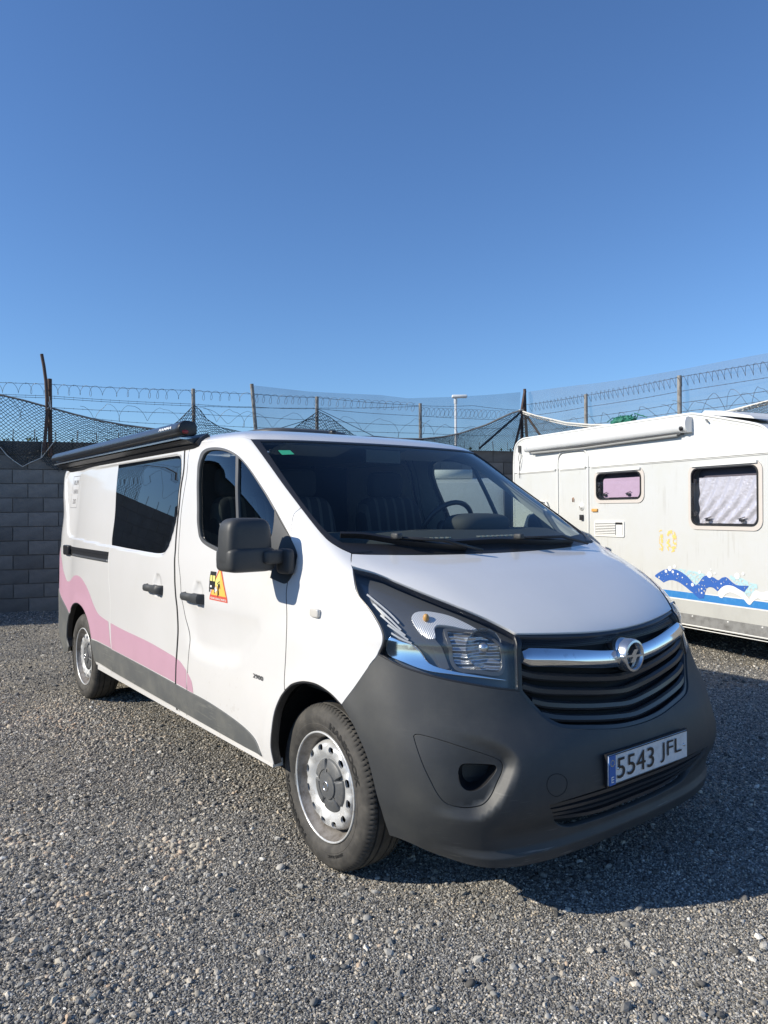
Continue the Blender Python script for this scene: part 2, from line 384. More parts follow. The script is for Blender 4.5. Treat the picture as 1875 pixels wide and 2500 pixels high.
# displaced body surface -------------------------------------------------
SL = np.array([0, .25, .5, .71, .93, 1.15, 1.55, 1.95, 2.95, 4.15, 5.25, 5.92, 6.75])
TL = np.array([0, .12, .25, .40, .55, .72, .82, .98, 1.16, 1.30, 1.50, 1.76, 2.0, 2.10, 2.2, 2.5])
def st(uv):
    uv = np.atleast_2d(np.asarray([p[:2] for p in uv], float))
    return np.stack([np.sign(uv[:, 0])*np.interp(abs(uv[:, 0]), np.arange(13), SL), np.interp(uv[:, 1], np.arange(16), TL)], 1)
def uvof(q):
    return np.stack([np.sign(q[:, 0])*np.interp(abs(q[:, 0]), SL, np.arange(13)), np.interp(q[:, 1], TL, np.arange(16))], 1)
SGN = None
def rawN(u, v, f=None, e=.03):
    f = f or S
    a = f(u+e, v)-f(u-e, v); b = f(u, np.minimum(v+e, 14.99))-f(u, np.maximum(v-e, 0))
    n = np.cross(a, b); n /= np.linalg.norm(n, axis=-1)[..., None]+1e-12
    return n
_t = rawN(np.array([8.]), np.array([4.]))[0]
SG = 1. if _t[1] > 0 else -1.      # u>0 is the left side, outward +y
def smooth01(x): x = np.clip(x, 0, 1); return x*x*(3-2*x)
RECESS = catm([(-10.36,9.3),(-10.44,9.967),(-10.57,11.073),(-10.57,11.7),(-10.46,11.97),(-10.2,12.02),(-8.938,11.90),(-7.70,11.9),(-7.50,11.80),(-7.52,11.6),(-7.66,11.014),(-7.87,10.164),(-8.02,9.27),(-8.13,8.40),(-8.25,8.0),(-9.058,8.22),(-9.772,8.52),(-10.2,8.70)], n=4)
SCOOP = catm([(-7.80,3.85),(-7.645,3.65),(-7.357,3.78),(-7.204,4.095),(-7.003,4.957),(-6.704,6.583),(-6.55,7.3),(-7.0,7.1),(-7.6,6.9),(-7.85,6.4),(-7.86,5.0)], n=4)
FOGLIP = catm([(-3.9,3.9),(-3.30,3.68),(-2.92,3.50),(-2.70,3.30),(-2.60,3.111),(-2.595,2.903),(-2.647,2.701),(-2.828,2.298),(-3.021,1.935),(-3.227,1.70),(-3.403,1.63),(-3.727,1.66),(-4.15,1.78),(-4.45,2.2),(-4.5,3.2),(-4.3,3.9)], n=4)
RECs, SCOs, FOGs = st(RECESS), st(SCOOP), st(FOGLIP)
LGRs = None
def disp(u, v):
    q = np.stack([-np.interp(abs(u), np.arange(13), SL), np.interp(v, np.arange(16), TL)], 1)
    d = np.zeros(len(q))
    m = (abs(u) > 7) & (v > 7.5)
    if m.any(): d[m] -= .013*smooth01(sdist(q[m], RECs)/.026)
    m = (abs(u) > 6.2) & (abs(u) < 8.2) & (v > 3.4) & (v < 8)
    if m.any(): d[m] -= .020*smooth01((sdist(q[m], SCOs)+.02)/.11)*smooth01((6.2-v[m])/2.2)
    m = (abs(u) < 5.2) & (v < 4.3)
    if m.any():
        w = smooth01((4.25-abs(u[m]))/1.2)*smooth01((3.85-v[m])/1.1)
        d[m] -= .044*w*smooth01((sdist(q[m], FOGs)+.003)/.046)
    # soft lip over both wheel arches
    X = S(u, v); ax = X[:, 0]; az = X[:, 2]
    for cx, cz, r in ((.065, .345, .425), (-3.38, .345, .425)):
        e = np.hypot(ax-cx, az-cz)-r
        mm = (abs(u) > 4.8)
        d += np.where(mm, .008*np.exp(-np.clip(e, 0, 1)**2/.0030)*smooth01((abs(u)-4.9)/.5), 0)
    for hx_, hz_ in ((-1.105, 1.035), (-1.70, 1.035)):
        e = np.hypot(ax-hx_, (az-hz_)*.8)
        d -= np.where(abs(u) > 6.5, .017*np.clip(1-(e/.055)**4, 0, 1), 0)
    m = abs(u) < 4.2
    d += np.where(m, .014*smooth01((.62-v)/.22)*smooth01((4.2-abs(u))/1.2), 0)
    # bumper nose: shallow plate shelf and chin
    m = abs(u) < 3.2
    d += np.where(m, -.012*np.exp(-((v-1.05)/.35)**2)*smooth01((3.2-abs(u))/.6), 0)
    return d
def SD(u, v, off=0.):
    P = S(u, v); N = rawN(u, v)*SG
    return P+N*(disp(u, v)+off)[:, None]
def surf(uv, off=0., e=.02):
    u, v = uv[:, 0], uv[:, 1]; o = np.full(len(u), off, float)
    P = SD(u, v, o); f = lambda a, b: SD(a, b, o)
    return P, rawN(u, v, f, e)*SG
def mir(poly): return [(-p[0],)+tuple(p[1:]) for p in poly]
def panel(name, poly, m, parent, holes=(), off=0., depth=.022, h=.035, gap=.0022, n=5, inner=None, raw=False, bev=.0016, ti=.03, **k):
    """one body panel: outer skin on the body surface, rolled edge, flange turned in"""
    L = [poly]+list(holes); loops = []
    for i, p in enumerate(L):
        c_ = np.array([q[:2] for q in p], float) if raw else catm(p, n=n)
        q = dedupe(st(c_))
        if area(q) < 0: q = q[::-1]
        if gap: q = inset(q, gap if i == 0 else -gap)
        loops.append(resample(dedupe(q), max(h, .02)))
    W, F = cdt(loops[0], loops[1:], h)
    P, N = surf(uvof(W), off)
    # winding
    a = np.cross(P[F[:, 1]]-P[F[:, 0]], P[F[:, 2]]-P[F[:, 0]])
    if ((a*N[F[:, 0]]).sum(1)).mean() < 0: F = F[:, ::-1]
    V = list(P); FF = [tuple(f) for f in F]; NN = list(N); MI = [0]*len(FF)
    if depth > 0:
        for i, lp in enumerate(loops):
            s_ = -1 if i == 0 else 1
            if bev:
                q = inset(lp, -bev) if i == 0 else inset(lp, bev)
                if i > 0 and area(lp) < 0: q = q[::-1]
                if len(q) != len(lp): q = lp
            else: q = lp
            Pa, Na = surf(uvof(lp), off); Pb, Nb = surf(uvof(q), off)
            # edge outward direction in the surface
            D = Pb-Pa; D /= np.linalg.norm(D, axis=1)[:, None]+1e-9
            r0 = len(V); V += list(Pa); NN += list(Na)
            r1 = len(V); V += list(Pb-Nb*bev*1.1); NN += list(Nb*.6+D*.8)
            r2_ = len(V); V += list(Pb-Nb*depth); NN += list(D)
            nn = len(lp)
            for A, B in ((r0, r1), (r1, r2_)):
                for j in range(nn):
                    l = (j+1) % nn; f = (A+j, B+j, B+l, A+l)
                    g = np.cross(V[f[1]]-V[f[0]], V[f[2]]-V[f[0]])
                    FF.append(f if g@NN[f[1]] > 0 else f[::-1]); MI.append(0)
    if inner is not None:
        Pi, Ni = surf(uvof(W), off-ti); r0 = len(V); V += list(Pi); NN += list(-Ni)
        FF += [tuple(f[::-1]+r0) for f in F]; MI += [1]*len(F)
    me = mesh(name, V, FF, True, MI)
    NN = np.array(NN); NN /= np.linalg.norm(NN, axis=1)[:, None]+1e-9
    me.normals_split_custom_set_from_vertices([tuple(x) for x in NN])
    for q in [m]+([inner] if inner is not None else []): me.materials.append(q)
    return link(name, me, None, parent, **k)
def both(name, poly, m, parent, holes=(), **k):
    a = panel(name, poly, m, parent, holes, **k)
    b = panel(name, mir(poly), m, parent, [mir(h_) for h_ in holes], **k)
    return a, b
def sidept(x, z, off=0., side=-1):
    x = np.atleast_1d(np.asarray(x, float)); z = np.atleast_1d(np.asarray(z, float))
    v = np.interp(z, [r[0] for r in ROWS], np.arange(NR)); u = np.interp(-x, [0, .4, 1.4, 2.6, 3.7, 4.3], [6, 7, 8, 9, 10, 11])
    for _ in range(12):
        P = S(u, v); e = 1e-3; a = (S(u+e, v)-P)/e; b = (S(u, v+e)-P)/e
        rx = x-P[:, 0]; rz = z-P[:, 2]; det = a[:, 0]*b[:, 2]-b[:, 0]*a[:, 2]
        u = np.clip(u+(rx*b[:, 2]-rz*b[:, 0])/det, 4.5, 11.9); v = np.clip(v+(a[:, 0]*rz-a[:, 2]*rx)/det, 0, 13)
    uu = u*side
    return SD(uu, v, np.full(len(x), off)), rawN(uu, v)*SG
def sweep(name, P, N, prof, m, parent, cap=True, closed=False, **k):
    """sweep a profile (along-surface w, out n) along a path lying on the body"""
    P = np.array(P); N = np.array(N); n = len(P); T = np.gradient(P, axis=0); T /= np.linalg.norm(T, axis=1)[:, None]
    B = np.cross(N, T); B /= np.linalg.norm(B, axis=1)[:, None]
    V = []; F = []
    for i in range(n):
        pr = prof(i/(n-1)) if callable(prof) else prof
        for w, o in pr: V.append(P[i]+B[i]*w+N[i]*o)
    q = len(V)//n
    for i in range(n-1):
        for j in range(q):
            l = (j+1) % q; F.append((i*q+j, i*q+l, (i+1)*q+l, (i+1)*q+j))
    if cap: F.append(tuple(range(q))); F.append(tuple((n-1)*q+j for j in range(q))[::-1])
    me = mesh(name, V, F, True)
    import bmesh
    bm = bmesh.new(); bm.from_mesh(me); bmesh.ops.recalc_face_normals(bm, faces=bm.faces); bm.to_mesh(me); bm.free()
    o = link(name, me, m, parent, **k); return autosmooth(o, 40)

# ---------------------------------------------------------------- van outlines, (u, v) on the body surface; u<0 is its right side
WSO = [(-4.101,12.054),(-4.137,11.666),(-4.258,11.155),(-4.419,10.623),(-4.533,10.157),(-4.60,9.72),(-4.58,9.40),(-4.388,9.206),(-4.03,9.0)]
WSI = [(-3.70,11.96),(-3.76,11.629),(-3.93,11.099),(-4.10,10.575),(-4.235,10.19),(-4.31,9.80),(-4.24,9.5),(-4.05,9.31),(-3.689,9.14),(-3.3,9.02)]
D1 = [(-7.262,12.379),(-7.464,11.51),(-7.717,10.717),(-7.882,10.013),(-7.952,9.358),(-7.991,8.36),(-8.026,6.972),(-8.004,6.107),(-7.97,4.934),(-7.955,4.389),(-7.96,3.914),(-7.975,3.1),(-7.985,2.45),(-8.0,2.0),(-8.0,1.34)]
D3 = [(-7.098,12.338),(-7.522,11.079),(-7.806,10.186),(-7.904,9.394),(-7.945,8.4),(-7.955,7.4),(-7.945,6.6),(-7.91,5.586),(-7.876,4.917),(-7.825,4.376),(-7.814,4.015),(-7.826,3.351),(-7.843,2.407),(-7.857,1.974),(-7.877,1.34)]
D2 = [(-4.533,10.157),(-5.031,10.03),(-5.359,9.811),(-5.737,9.42),(-6.10,8.75),(-6.26,8.25),(-6.413,7.333),(-6.463,6.524),(-6.525,5.224),(-6.533,4.6),(-6.530,4.1),(-6.487,3.758)]
D0 = [(-8.99,12.38),(-8.95,11.867),(-8.945,11.2),(-8.975,10.4),(-9.02,9.4),(-9.054,8.437),(-9.069,7.503),(-9.066,7.0),(-9.045,6.0),(-9.015,5.086),(-8.995,4.467),(-8.992,3.984),(-8.982,3.267),(-8.961,2.564),(-8.957,2.0),(-8.951,1.36)]
FARCH = [(-6.80,1.34),(-6.826,1.872),(-6.791,2.463),(-6.724,3.035),(-6.605,3.497),(-6.487,3.758),(-6.328,3.967),(-6.119,4.105),(-5.951,4.16),(-5.781,4.157),(-5.58,4.052),(-5.41,3.865),(-5.293,3.572),(-5.177,3.103),(-5.078,2.67),(-5.0,2.19),(-4.96,1.607),(-4.97,.836),(-5.0,.05)]
RARCH = [(-10.12,1.36),(-10.19,1.768),(-10.18,2.232),(-10.145,2.789),(-10.075,3.297),(-9.975,3.693),(-9.84,3.99),(-9.71,4.08),(-9.59,3.99),(-9.49,3.70),(-9.42,3.299),(-9.383,2.911),(-9.36,2.55),(-9.345,2.1),(-9.32,1.7),(-9.29,1.37)]
RBUM = [(-10.075,3.28),(-10.315,3.765),(-10.66,4.30),(-11.0,4.45),(-12.0,4.5)]
BONS = [(-4.031,8.988),(-4.323,8.773),(-4.534,8.562),(-4.06,8.249),(-3.736,7.87),(-3.315,7.391),(-2.848,6.922),(-2.464,6.581),(-2.205,6.324),(-2.045,6.12)]
BONF = [(-2.045,6.12),(-1.57,6.045),(-.9,5.925),(-.32,5.85),(0,5.838)]
BONR = [(-4.031,8.985),(-3.482,8.95),(-2.29,8.89),(-1.4,8.85),(-.6,8.825),(0,8.822)]
HLR = [(-4.62,8.40),(-4.773,8.118),(-4.976,7.60),(-5.009,7.3),(-4.953,7.008),(-4.861,6.628),(-4.781,6.282),(-4.757,5.985),(-4.802,5.511),(-4.886,5.087)]
HLB = [(-4.886,5.087),(-4.499,4.86),(-4.043,4.717),(-3.622,4.616),(-3.201,4.535),(-2.768,4.455),(-2.212,4.36)]
HLI = [(-2.212,4.36),(-2.17,4.85),(-2.125,5.4),(-2.075,6.05)]
HLT = [(-2.075,6.05),(-2.229,6.255),(-2.493,6.515),(-2.879,6.865),(-3.351,7.33),(-3.785,7.811),(-4.094,8.17),(-4.62,8.40)]
GRL = [(-2.212,4.345),(-2.162,4.265),(-1.994,4.0),(-1.86,3.77),(-1.74,3.62),(-1.572,3.50),(-1.067,3.36),(-.53,3.24),(0,3.2)]
FOG = [(-4.293,3.464),(-4.25,3.52),(-4.152,3.525),(-3.869,3.459),(-3.482,3.325),(-3.098,3.175),(-2.868,3.04),(-2.808,2.926),(-2.834,2.774),(-2.951,2.498),(-3.089,2.149),(-3.223,1.973),(-3.379,1.906),(-3.577,1.92),(-3.795,2.024),(-3.916,2.187),(-4.062,2.523),(-4.221,2.969)]
FOGH = [(-3.627,2.73),(-3.605,2.86),(-3.55,2.935),(-3.43,2.955),(-2.98,2.92),(-2.93,2.84),(-3.06,2.60),(-3.22,2.403),(-3.35,2.33),(-3.469,2.346),(-3.569,2.448),(-3.619,2.576)]
LGR = [(-2.08,1.88),(-1.651,1.93),(-1.0,1.95),(0,1.97)]
LGRB = [(0,.80),(-1.014,.84),(-1.45,.88),(-1.68,1.02),(-1.84,1.26)]
def c(p): return (p[0], p[1], 1)
def seq(*parts):
    """join curves; every join is a sharp corner"""
    out = []
    for p in parts:
        p = [tuple(q) for q in p]
        p[0] = c(p[0]); p[-1] = c(p[-1])
        if out and np.hypot(out[-1][0]-p[0][0], out[-1][1]-p[0][1]) < .03: p = p[1:]
        out += p
    if np.hypot(out[-1][0]-out[0][0], out[-1][1]-out[0][1]) < .03: out.pop()
    return out
def sym(p, first=True):
    """curve from the right side to the centre, continued to the left side"""
    return p+[(-q[0],)+tuple(q[1:]) for q in p[::-1][1:]]
TOPR = [(-4.101,12.06),(-4.45,12.19),(-5.0,12.27),(-6.0,12.33),(-7.098,12.35)]
GAPS = .0034
van = empty('camper_van', (0, 0, 0), label='white camper van with pink wave along its side and dark grey front bumper, facing right', cat='van')
PA, IN = MT['paint'], MT['headliner']
FWIN = [(-7.445,10.578),(-7.217,11.278),(-7.038,11.596),(-6.884,11.787),(-6.646,11.892),(-6.268,11.89),(-5.901,11.802),(-5.603,11.625),(-5.444,11.43),(-5.381,11.093),(-5.45,10.523),(-5.548,10.163),(-5.747,9.40),(-5.90,8.85),(-6.02,8.35,1),(-6.45,8.03),(-6.756,8.0),(-7.163,8.30),(-7.419,8.72),(-7.565,8.99),(-7.617,9.137),(-7.635,9.36),(-7.598,9.889)]
SAIL = [(-5.598,10.10,1),(-5.691,9.784),(-5.760,9.418),(-5.88,8.922),(-5.98,8.68),(-6.182,8.033),(-6.383,7.588),(-6.486,7.52),(-6.756,7.68,1),(-6.45,9.181),(-6.131,9.523)]
door_poly = seq(D3, [(-7.877,1.34),(-6.80,1.34)], FARCH[:6], D2[::-1], WSO[:5][::-1], TOPR)
for sgn in (1, -1):
    T_ = (lambda p: p) if sgn == 1 else mir
    fd = panel('front_door', T_(door_poly), PA, van, [T_(FWIN)], inner=IN, h=.022, gap=.0026)
    FD = fd if sgn == 1 else FD
    # window surround, glass, divider, sail panel and weather strips
    win_in = uvof(inset(dedupe(st(catm(FWIN, n=4))), .024))
    ring_in = [tuple(q) for q in (win_in*np.array([sgn, 1]) if np.sign(win_in[0, 0]) < 0 else win_in*np.array([-sgn, 1]))]
    panel('window_surround', T_([tuple(q) for q in catm(FWIN, n=4)]), MT['trimgrey'], fd, [ring_in], off=-.001, depth=.02, h=.03, gap=.001, raw=True)
    panel('door_window', T_([tuple(q) for q in uvof(inset(dedupe(st(catm(FWIN, n=4))), .018))*np.array([1, 1])]), MT['sideglass'], fd, off=-.012, depth=0, h=.05, gap=0, raw=True)
    dv = [(-5.60,11.50),(-5.9,11.09),(-6.172,10.768),(-6.5,10.34),(-6.873,9.847),(-7.02,9.3),(-7.06,8.4)]
    # bar stays at one x: walk the body surface from top to belt
    zz = np.linspace(1.22, 1.752, 14); Pd, Nd = sidept(-.895+(1.752-zz)*.44, zz, -.006, -sgn)
    sweep('divider_bar', Pd, Nd, [(-.012, -.01), (-.012, .004), (.012, .004), (.012, -.01)], MT['trimgrey'], fd)
    sl = panel('mirror_mount', T_(SAIL), MT['plastic'], fd, off=.004, depth=.02, h=.03, gap=0)
    if sgn == 1: SAILO = sl
    panel('door_moulding', T_(seq([(-7.845,2.395),(-7.638,2.37),(-7.40,2.26),(-7.181,2.08),(-7.066,1.87),(-6.985,1.43)], [(-6.985,1.43),(-7.2,1.40),(-7.872,1.44)])), MT['plastic2'], fd, off=.007, depth=.012, h=.04, gap=.001)
    panel('pillar_strip', T_(seq(D1, [(-8.0,1.34),(-7.877,1.34)], D3[::-1])), PA, van, inner=IN, h=.03, gap=.004)
    panel('pillar_moulding', T_(seq([(-7.985,2.42),(-7.843,2.40)], [(-7.86,1.44),(-8.0,1.45)])), MT['plastic2'], van, off=.007, depth=.012, h=.04, gap=.001)
    sdoor = panel('sliding_door', T_(seq(D1, [(-8.0,1.34),(-8.951,1.36)], D0[::-1], [(-8.99,12.38),(-7.262,12.379)])), PA, van, h=.019, gap=.004)
    panel('black_window', T_([(-8.94,11.83,1),(-7.65,11.81),(-7.57,11.76),(-7.575,11.6),(-7.69,11.08),(-7.86,10.448),(-7.99,9.659),(-8.04,9.307),(-8.12,8.62),(-8.20,8.30),(-8.32,8.22),(-9.045,8.44,1)]), MT['privacy'], sdoor, off=.003, depth=.006, h=.05, gap=.001)
    panel('door_moulding', T_(seq([(-8.962,2.56),(-8.535,2.52),(-7.985,2.43)], [(-8.0,1.46),(-8.32,1.47),(-8.948,1.50)])), MT['plastic2'], sdoor, off=.007, depth=.012, h=.04, gap=.001)
    q = panel('rear_side_panel', T_(seq(D0, [(-8.951,1.36),(-9.29,1.37)], RARCH[::-1][:12], RBUM, [(-12,4.5),(-12,12.4)], [(-12,12.4),(-8.99,12.38)])), PA, van, h=.021)
    panel('side_moulding', T_(seq([(-9.36,2.60),(-8.965,2.58)], [(-8.955,1.50),(-9.30,1.56)])), MT['plastic2'], q, off=.007, depth=.012, h=.04, gap=.001)
    rb = panel('rear_bumper', T_(seq(RBUM, [(-12,4.5),(-12,.5)], [(-12,.5),(-10.9,.55),(-10.3,.9),(-10.12,1.36)], RARCH[:5])), MT['plastic2'], van, off=.006, h=.05)
    fe = panel('front_wing', T_(seq(D2, FARCH[5:12], [(-5.41,3.865),(-5.296,4.17),(-4.886,5.087)], HLR[::-1], [(-4.62,8.40),(-4.534,8.562)], BONS[:3][::-1], WSO[4:][::-1])), PA, van, h=.025, gap=.003)
    if sgn == 1: FE, SDR, QP = fe, sdoor, q
    panel('windscreen_trim', T_(seq(WSO, [(-4.03,9.0),(-3.3,9.02)], WSI[::-1])), MT['black'], van, off=.003, depth=.015, h=.02, gap=.0005, inner=MT['headliner'], ti=.05)
# pillar trims seen through the glass come with the inner skins above
for sgn in (1, -1):
    for ln in (D1, D3, D0, D2[4:]):
        cvb = catm(ln if sgn == 1 else mir(ln), closed=False, n=4); Pb_, Nb_ = surf(cvb, -.020)
        if ln is not D0:
            Ps_, Ns_ = surf(cvb, .0028 if ln is D1 else .0008); w_s = .0068 if ln is D1 else .0018
            sweep('seam_strip', Ps_, Ns_, [(-w_s, -.01), (-w_s, 0), (w_s, 0), (w_s, -.01)], MT['blackmat'], van)  # black seal strip over each gap, its colour standing in for the gap's shade
        sweep('seam_backing', Pb_, Nb_, [(-.022, -.004), (-.022, .004), (.022, .004), (.022, -.004)], MT['blackmat'], van)  # black strip behind each gap, added so the gap reads as shade
bonnet = panel('bonnet', seq(BONS, sym(BONF), mir(BONS)[::-1], sym(BONR)[::-1]), PA, van, h=.022, gap=.003)
LGT = [(-4.101,12.06),(-3.5,12.05),(-2.5,12.05),(-1.3,12.06),(0,12.07)]
top = [(u_, 15.0) for u_ in np.linspace(12, -12, 49)]
for sgn in (1, -1):
    for ln in (FARCH[:12], RARCH):
        cvb = catm(ln if sgn == 1 else mir(ln), closed=False, n=4); Ps_, Ns_ = surf(cvb, -.003)
        sweep('arch_trim', Ps_, Ns_, [(-.0065, -.035), (-.0065, 0), (.0065, 0), (.0065, -.035)], MT['black'], van)
lr = [(-7.098,12.37),(-9,12.40),(-12,12.40)]
roof = panel('roof', seq(sym(LGT), mir(TOPR), mir(lr), [(12,12.4),(12,15)], [(float(a), b) for a, b in top], [(-12,15),(-12,12.4)], lr[::-1], TOPR[::-1]), PA, van, inner=IN, h=.05, depth=.015)
capP = S(np.linspace(-12, 11.5, 48), np.full(48, 14.999))
link('roof_skin', mesh('roof_skin', capP, [tuple(range(48))]), PA, roof)
wsp = seq([(-3.70,11.96)]+WSI[1:-1]+[(-3.3,9.02)], [(-3.3,9.02),(-3.3,8.75)], [(-3.3,8.75),(-1.5,8.68),(0,8.66),(1.5,8.68),(3.3,8.75)], [(3.3,8.75),(3.3,9.02)], mir([(-3.70,11.96)]+WSI[1:-1]+[(-3.3,9.02)])[::-1], sym([(-3.70,11.96),(-2.5,11.975),(-1.3,11.98),(0,11.99)])[::-1])
ws = panel('windscreen', wsp, MT['wsglass'], van, off=-.004, depth=0, h=.05, gap=-.004)
panel('windscreen_header', seq(sym(LGT), mir([(-4.101,12.06),(-3.70,11.95)]), sym([(-3.70,11.96),(-2.5,11.975),(-1.3,11.98),(0,11.99)])[::-1], [(-3.70,11.95),(-4.101,12.06)]), MT['black'], van, off=.0, depth=.01, h=.03, gap=0)
# black band along the foot of the glass
panel('scuttle_band', seq(sym([(-4.0,8.99),(-3.482,8.955),(-2.29,8.895),(-1.4,8.855),(-.6,8.83),(0,8.827)]), [(4.0,8.99),(3.95,9.30)], sym([(-3.95,9.30),(-3.2,9.26),(-2,9.2),(0,9.17)])[::-1]), MT['black'], van, off=-.001, depth=0, h=.03, gap=0)
for sgn in (1, -1):
    pass
# front bumper with holes for the fog bezels and the lower grille
lgr_poly = seq(sym(LGR), mir(LGRB)[::-1], LGRB)
bump_poly = seq([(-5.41,3.865),(-5.296,4.17),(-4.886,5.087)], HLB, sym(GRL), mir(HLB)[::-1], mir([(-5.41,3.865),(-5.296,4.17),(-4.886,5.087)])[::-1], mir(FARCH[11:]), [(5.0,.05),(4,.02),(0,.02),(-4,.02),(-5.0,.05)], FARCH[11:][::-1])
bumper = panel('front_bumper', bump_poly, MT['plastic'], van, [FOG, mir(FOG), lgr_poly], h=.0145, depth=.03, n=4)
for s_ in (1, -1):
    T_ = (lambda p: p) if s_ == 1 else mir
    bz = panel('fog_bezel', T_(FOG), MT['plastic'], bumper, [T_(FOGH)], off=-.002, depth=.02, h=.02)
    # deep lamp pocket
    hp = st(catm(FOGH, n=4)); hp = resample(dedupe(hp), .02)
    ring = []
    for d_, o_ in ((0.0, -.004), (.003, -.02), (.006, -.09)):
        q_ = inset(hp, d_); q_ = uvof(q_)*np.array([s_, 1]) if uvof(q_)[0, 0] < 0 else uvof(q_)*np.array([-s_, 1])
        ring.append(surf(q_, o_)[0])
    V = np.concatenate(ring); n_ = len(hp); F = []
    for a in range(2):
        for j in range(n_): F.append((a*n_+j, a*n_+(j+1) % n_, (a+1)*n_+(j+1) % n_, (a+1)*n_+j))
    F.append(tuple(2*n_+j for j in range(n_)))
    link('lamp_pocket', mesh('lamp_pocket', V, F, False), MT['black'], bz)
tp = [(-2.137,2.394),(-2.079,2.56),(-1.94,2.6),(-1.81,2.50),(-1.77,2.344),(-1.828,2.15),(-1.967,2.084),(-2.098,2.215)]
tcv = catm(tp, closed=True, n=5); Pt, Nt = surf(np.vstack([tcv, tcv[:1]]), .0)
sweep('tow_eye_cover', Pt, Nt, [(-.0012, -.001), (-.0012, .0008), (.0012, .0008), (.0012, -.001)], MT['blackmat'], bumper, cap=False)
# grille -------------------------------------------------------------------
gr = empty('grille', (0, 0, 0)); gr.parent = van
gpoly = seq(sym(BONF), [(2.045,6.12),(2.12,5.4),(2.2,4.36)], sym(GRL)[::-1], [(-2.2,4.36),(-2.12,5.4),(-2.045,6.12)])
panel('grille_back', gpoly, MT['blackmat'], gr, off=-.055, depth=0, h=.04, gap=-.01)
panel('grille_frame', gpoly, MT['slat'], gr, [[tuple(q) for q in uvof(inset(dedupe(st(catm(gpoly, n=4))), .016))]], off=-.006, depth=.05, h=.03, gap=.002)
def onpath(pts, off, n=60):
    cv_ = catm(pts, closed=False, n=8); t = np.linspace(0, len(cv_)-1, n)
    uv = np.stack([np.interp(t, np.arange(len(cv_)), cv_[:, 0]), np.interp(t, np.arange(len(cv_)), cv_[:, 1])], 1)
    return surf(uv, off, .05)
def blade(w, d, t=.3):
    return [(-w*.5, -d), (-w*.5, -.004), (-w*.3, .003), (w*.2, .004), (w*.5, -.006), (w*.5, -d*.7)]
for a in ([(-2.13,4.72),(-1.87,4.62),(-1.3,4.49),(-.6,4.36),(0,4.29)], [(-2.12,4.45),(-1.8,4.33),(-1.1,4.18),(-.5,4.07),(0,4.01)], [(-1.98,4.16),(-1.7,4.05),(-1.1,3.90),(-.5,3.79),(0,3.73)], [(-1.86,3.88),(-1.6,3.77),(-1.1,3.64),(-.5,3.52),(0,3.46)]):
    P_, N_ = onpath(sym(a), -.012)
    sweep('slat', P_, N_, blade(.030, .04), MT['slat'], gr)
P_, N_ = onpath(sym([(-2.08,5.09),(-1.6,5.0),(-1.0,4.86),(-.5,4.76),(0,4.72)]), .004, 80)
def chr_prof(t):
    e = 1-max(0, abs(t-.5)*2-.93)/.07*.35
    return [(-.031*e, -.03), (-.034*e, -.006), (-.031*e, .001), (-.012*e, .013), (-.008*e, .014), (.028*e, .003), (.033*e, -.003), (.031*e, -.03)]
sweep('chrome_bar', P_, N_, chr_prof, MT['chrome'], gr)
# fine honeycomb strip between bonnet and bar
hx = MB()
for row in range(5):
    for k_ in range(-46, 47):
        u_ = (k_+.5*(row % 2))*.0455
        if abs(u_) > 2.06: continue
        vb = 5.19+abs(u_)/2.1*.22; vt = 5.83+(abs(u_)/2.1)**2*.25
        vv = vb+(vt-vb)*(row+.5)/5
        th = np.linspace(0, 2*np.pi, 7)[:6]; q = st([(u_, vv)])[0]
        ro = np.stack([q[0]+.0068*np.cos(th), q[1]+.0072*np.sin(th)], 1); ri = np.stack([q[0]+.0046*np.cos(th), q[1]+.0050*np.sin(th)], 1)
        a_, _ = surf(uvof(ro), -.020, .05); b_, _ = surf(uvof(ri), -.020, .05)
        hx.add(np.vstack([a_, b_]), [(j, (j+1) % 6, 6+(j+1) % 6, 6+j) for j in range(6)])
hx.build('honeycomb_mesh', MT['slat'], gr, kind='stuff')
# emblem: ring with a lightning bolt
em = empty('emblem', (.852, 0, .889)); em.parent = gr
rg = MB(); R0 = .053
ringp = [(R0-.008, -.012), (R0-.006, .004), (R0, .010), (R0+.008, .008), (R0+.012, -.002), (R0+.012, -.03), (R0-.008, -.03)]
rg.lathe([(a, b) for a, b in ringp]+[ringp[0]], 48, axis='x'); autosmooth(rg.build('emblem_ring', MT['silver'], em), 50)
bo = MB(); bp = [(-.072, .006), (-.018, .006), (-.002, .024), (.026, .024), (.008, .004), (.072, -.001), (.072, -.006), (.018, -.006), (.002, -.024), (-.026, -.024), (-.008, -.004), (-.072, .001)]
# bolt drawn across the ring, y to the viewer's right
V = [(0, -.0, 0)]; V = [(.007, y_, z_) for y_, z_ in bp]+[(-.010, y_, z_) for y_, z_ in bp]; n_ = len(bp)
bo.add(V, [tuple(range(n_)), tuple(range(2*n_-1, n_-1, -1))]+[(i, (i+1) % n_, n_+(i+1) % n_, n_+i) for i in range(n_)])
bo.build('emblem_bolt', MT['silver'], em)
MB().lathe([(0, 0), (R0, 0)], 32, axis='x', org=(-.022, 0, 0)).build('emblem_back', MT['black'], em)
MB().lathe([(R0+.008, -.02), (R0+.016, -.05), (R0+.014, -.09)], 32, axis='x').build('emblem_base', MT['chrome'], em, smooth=True)
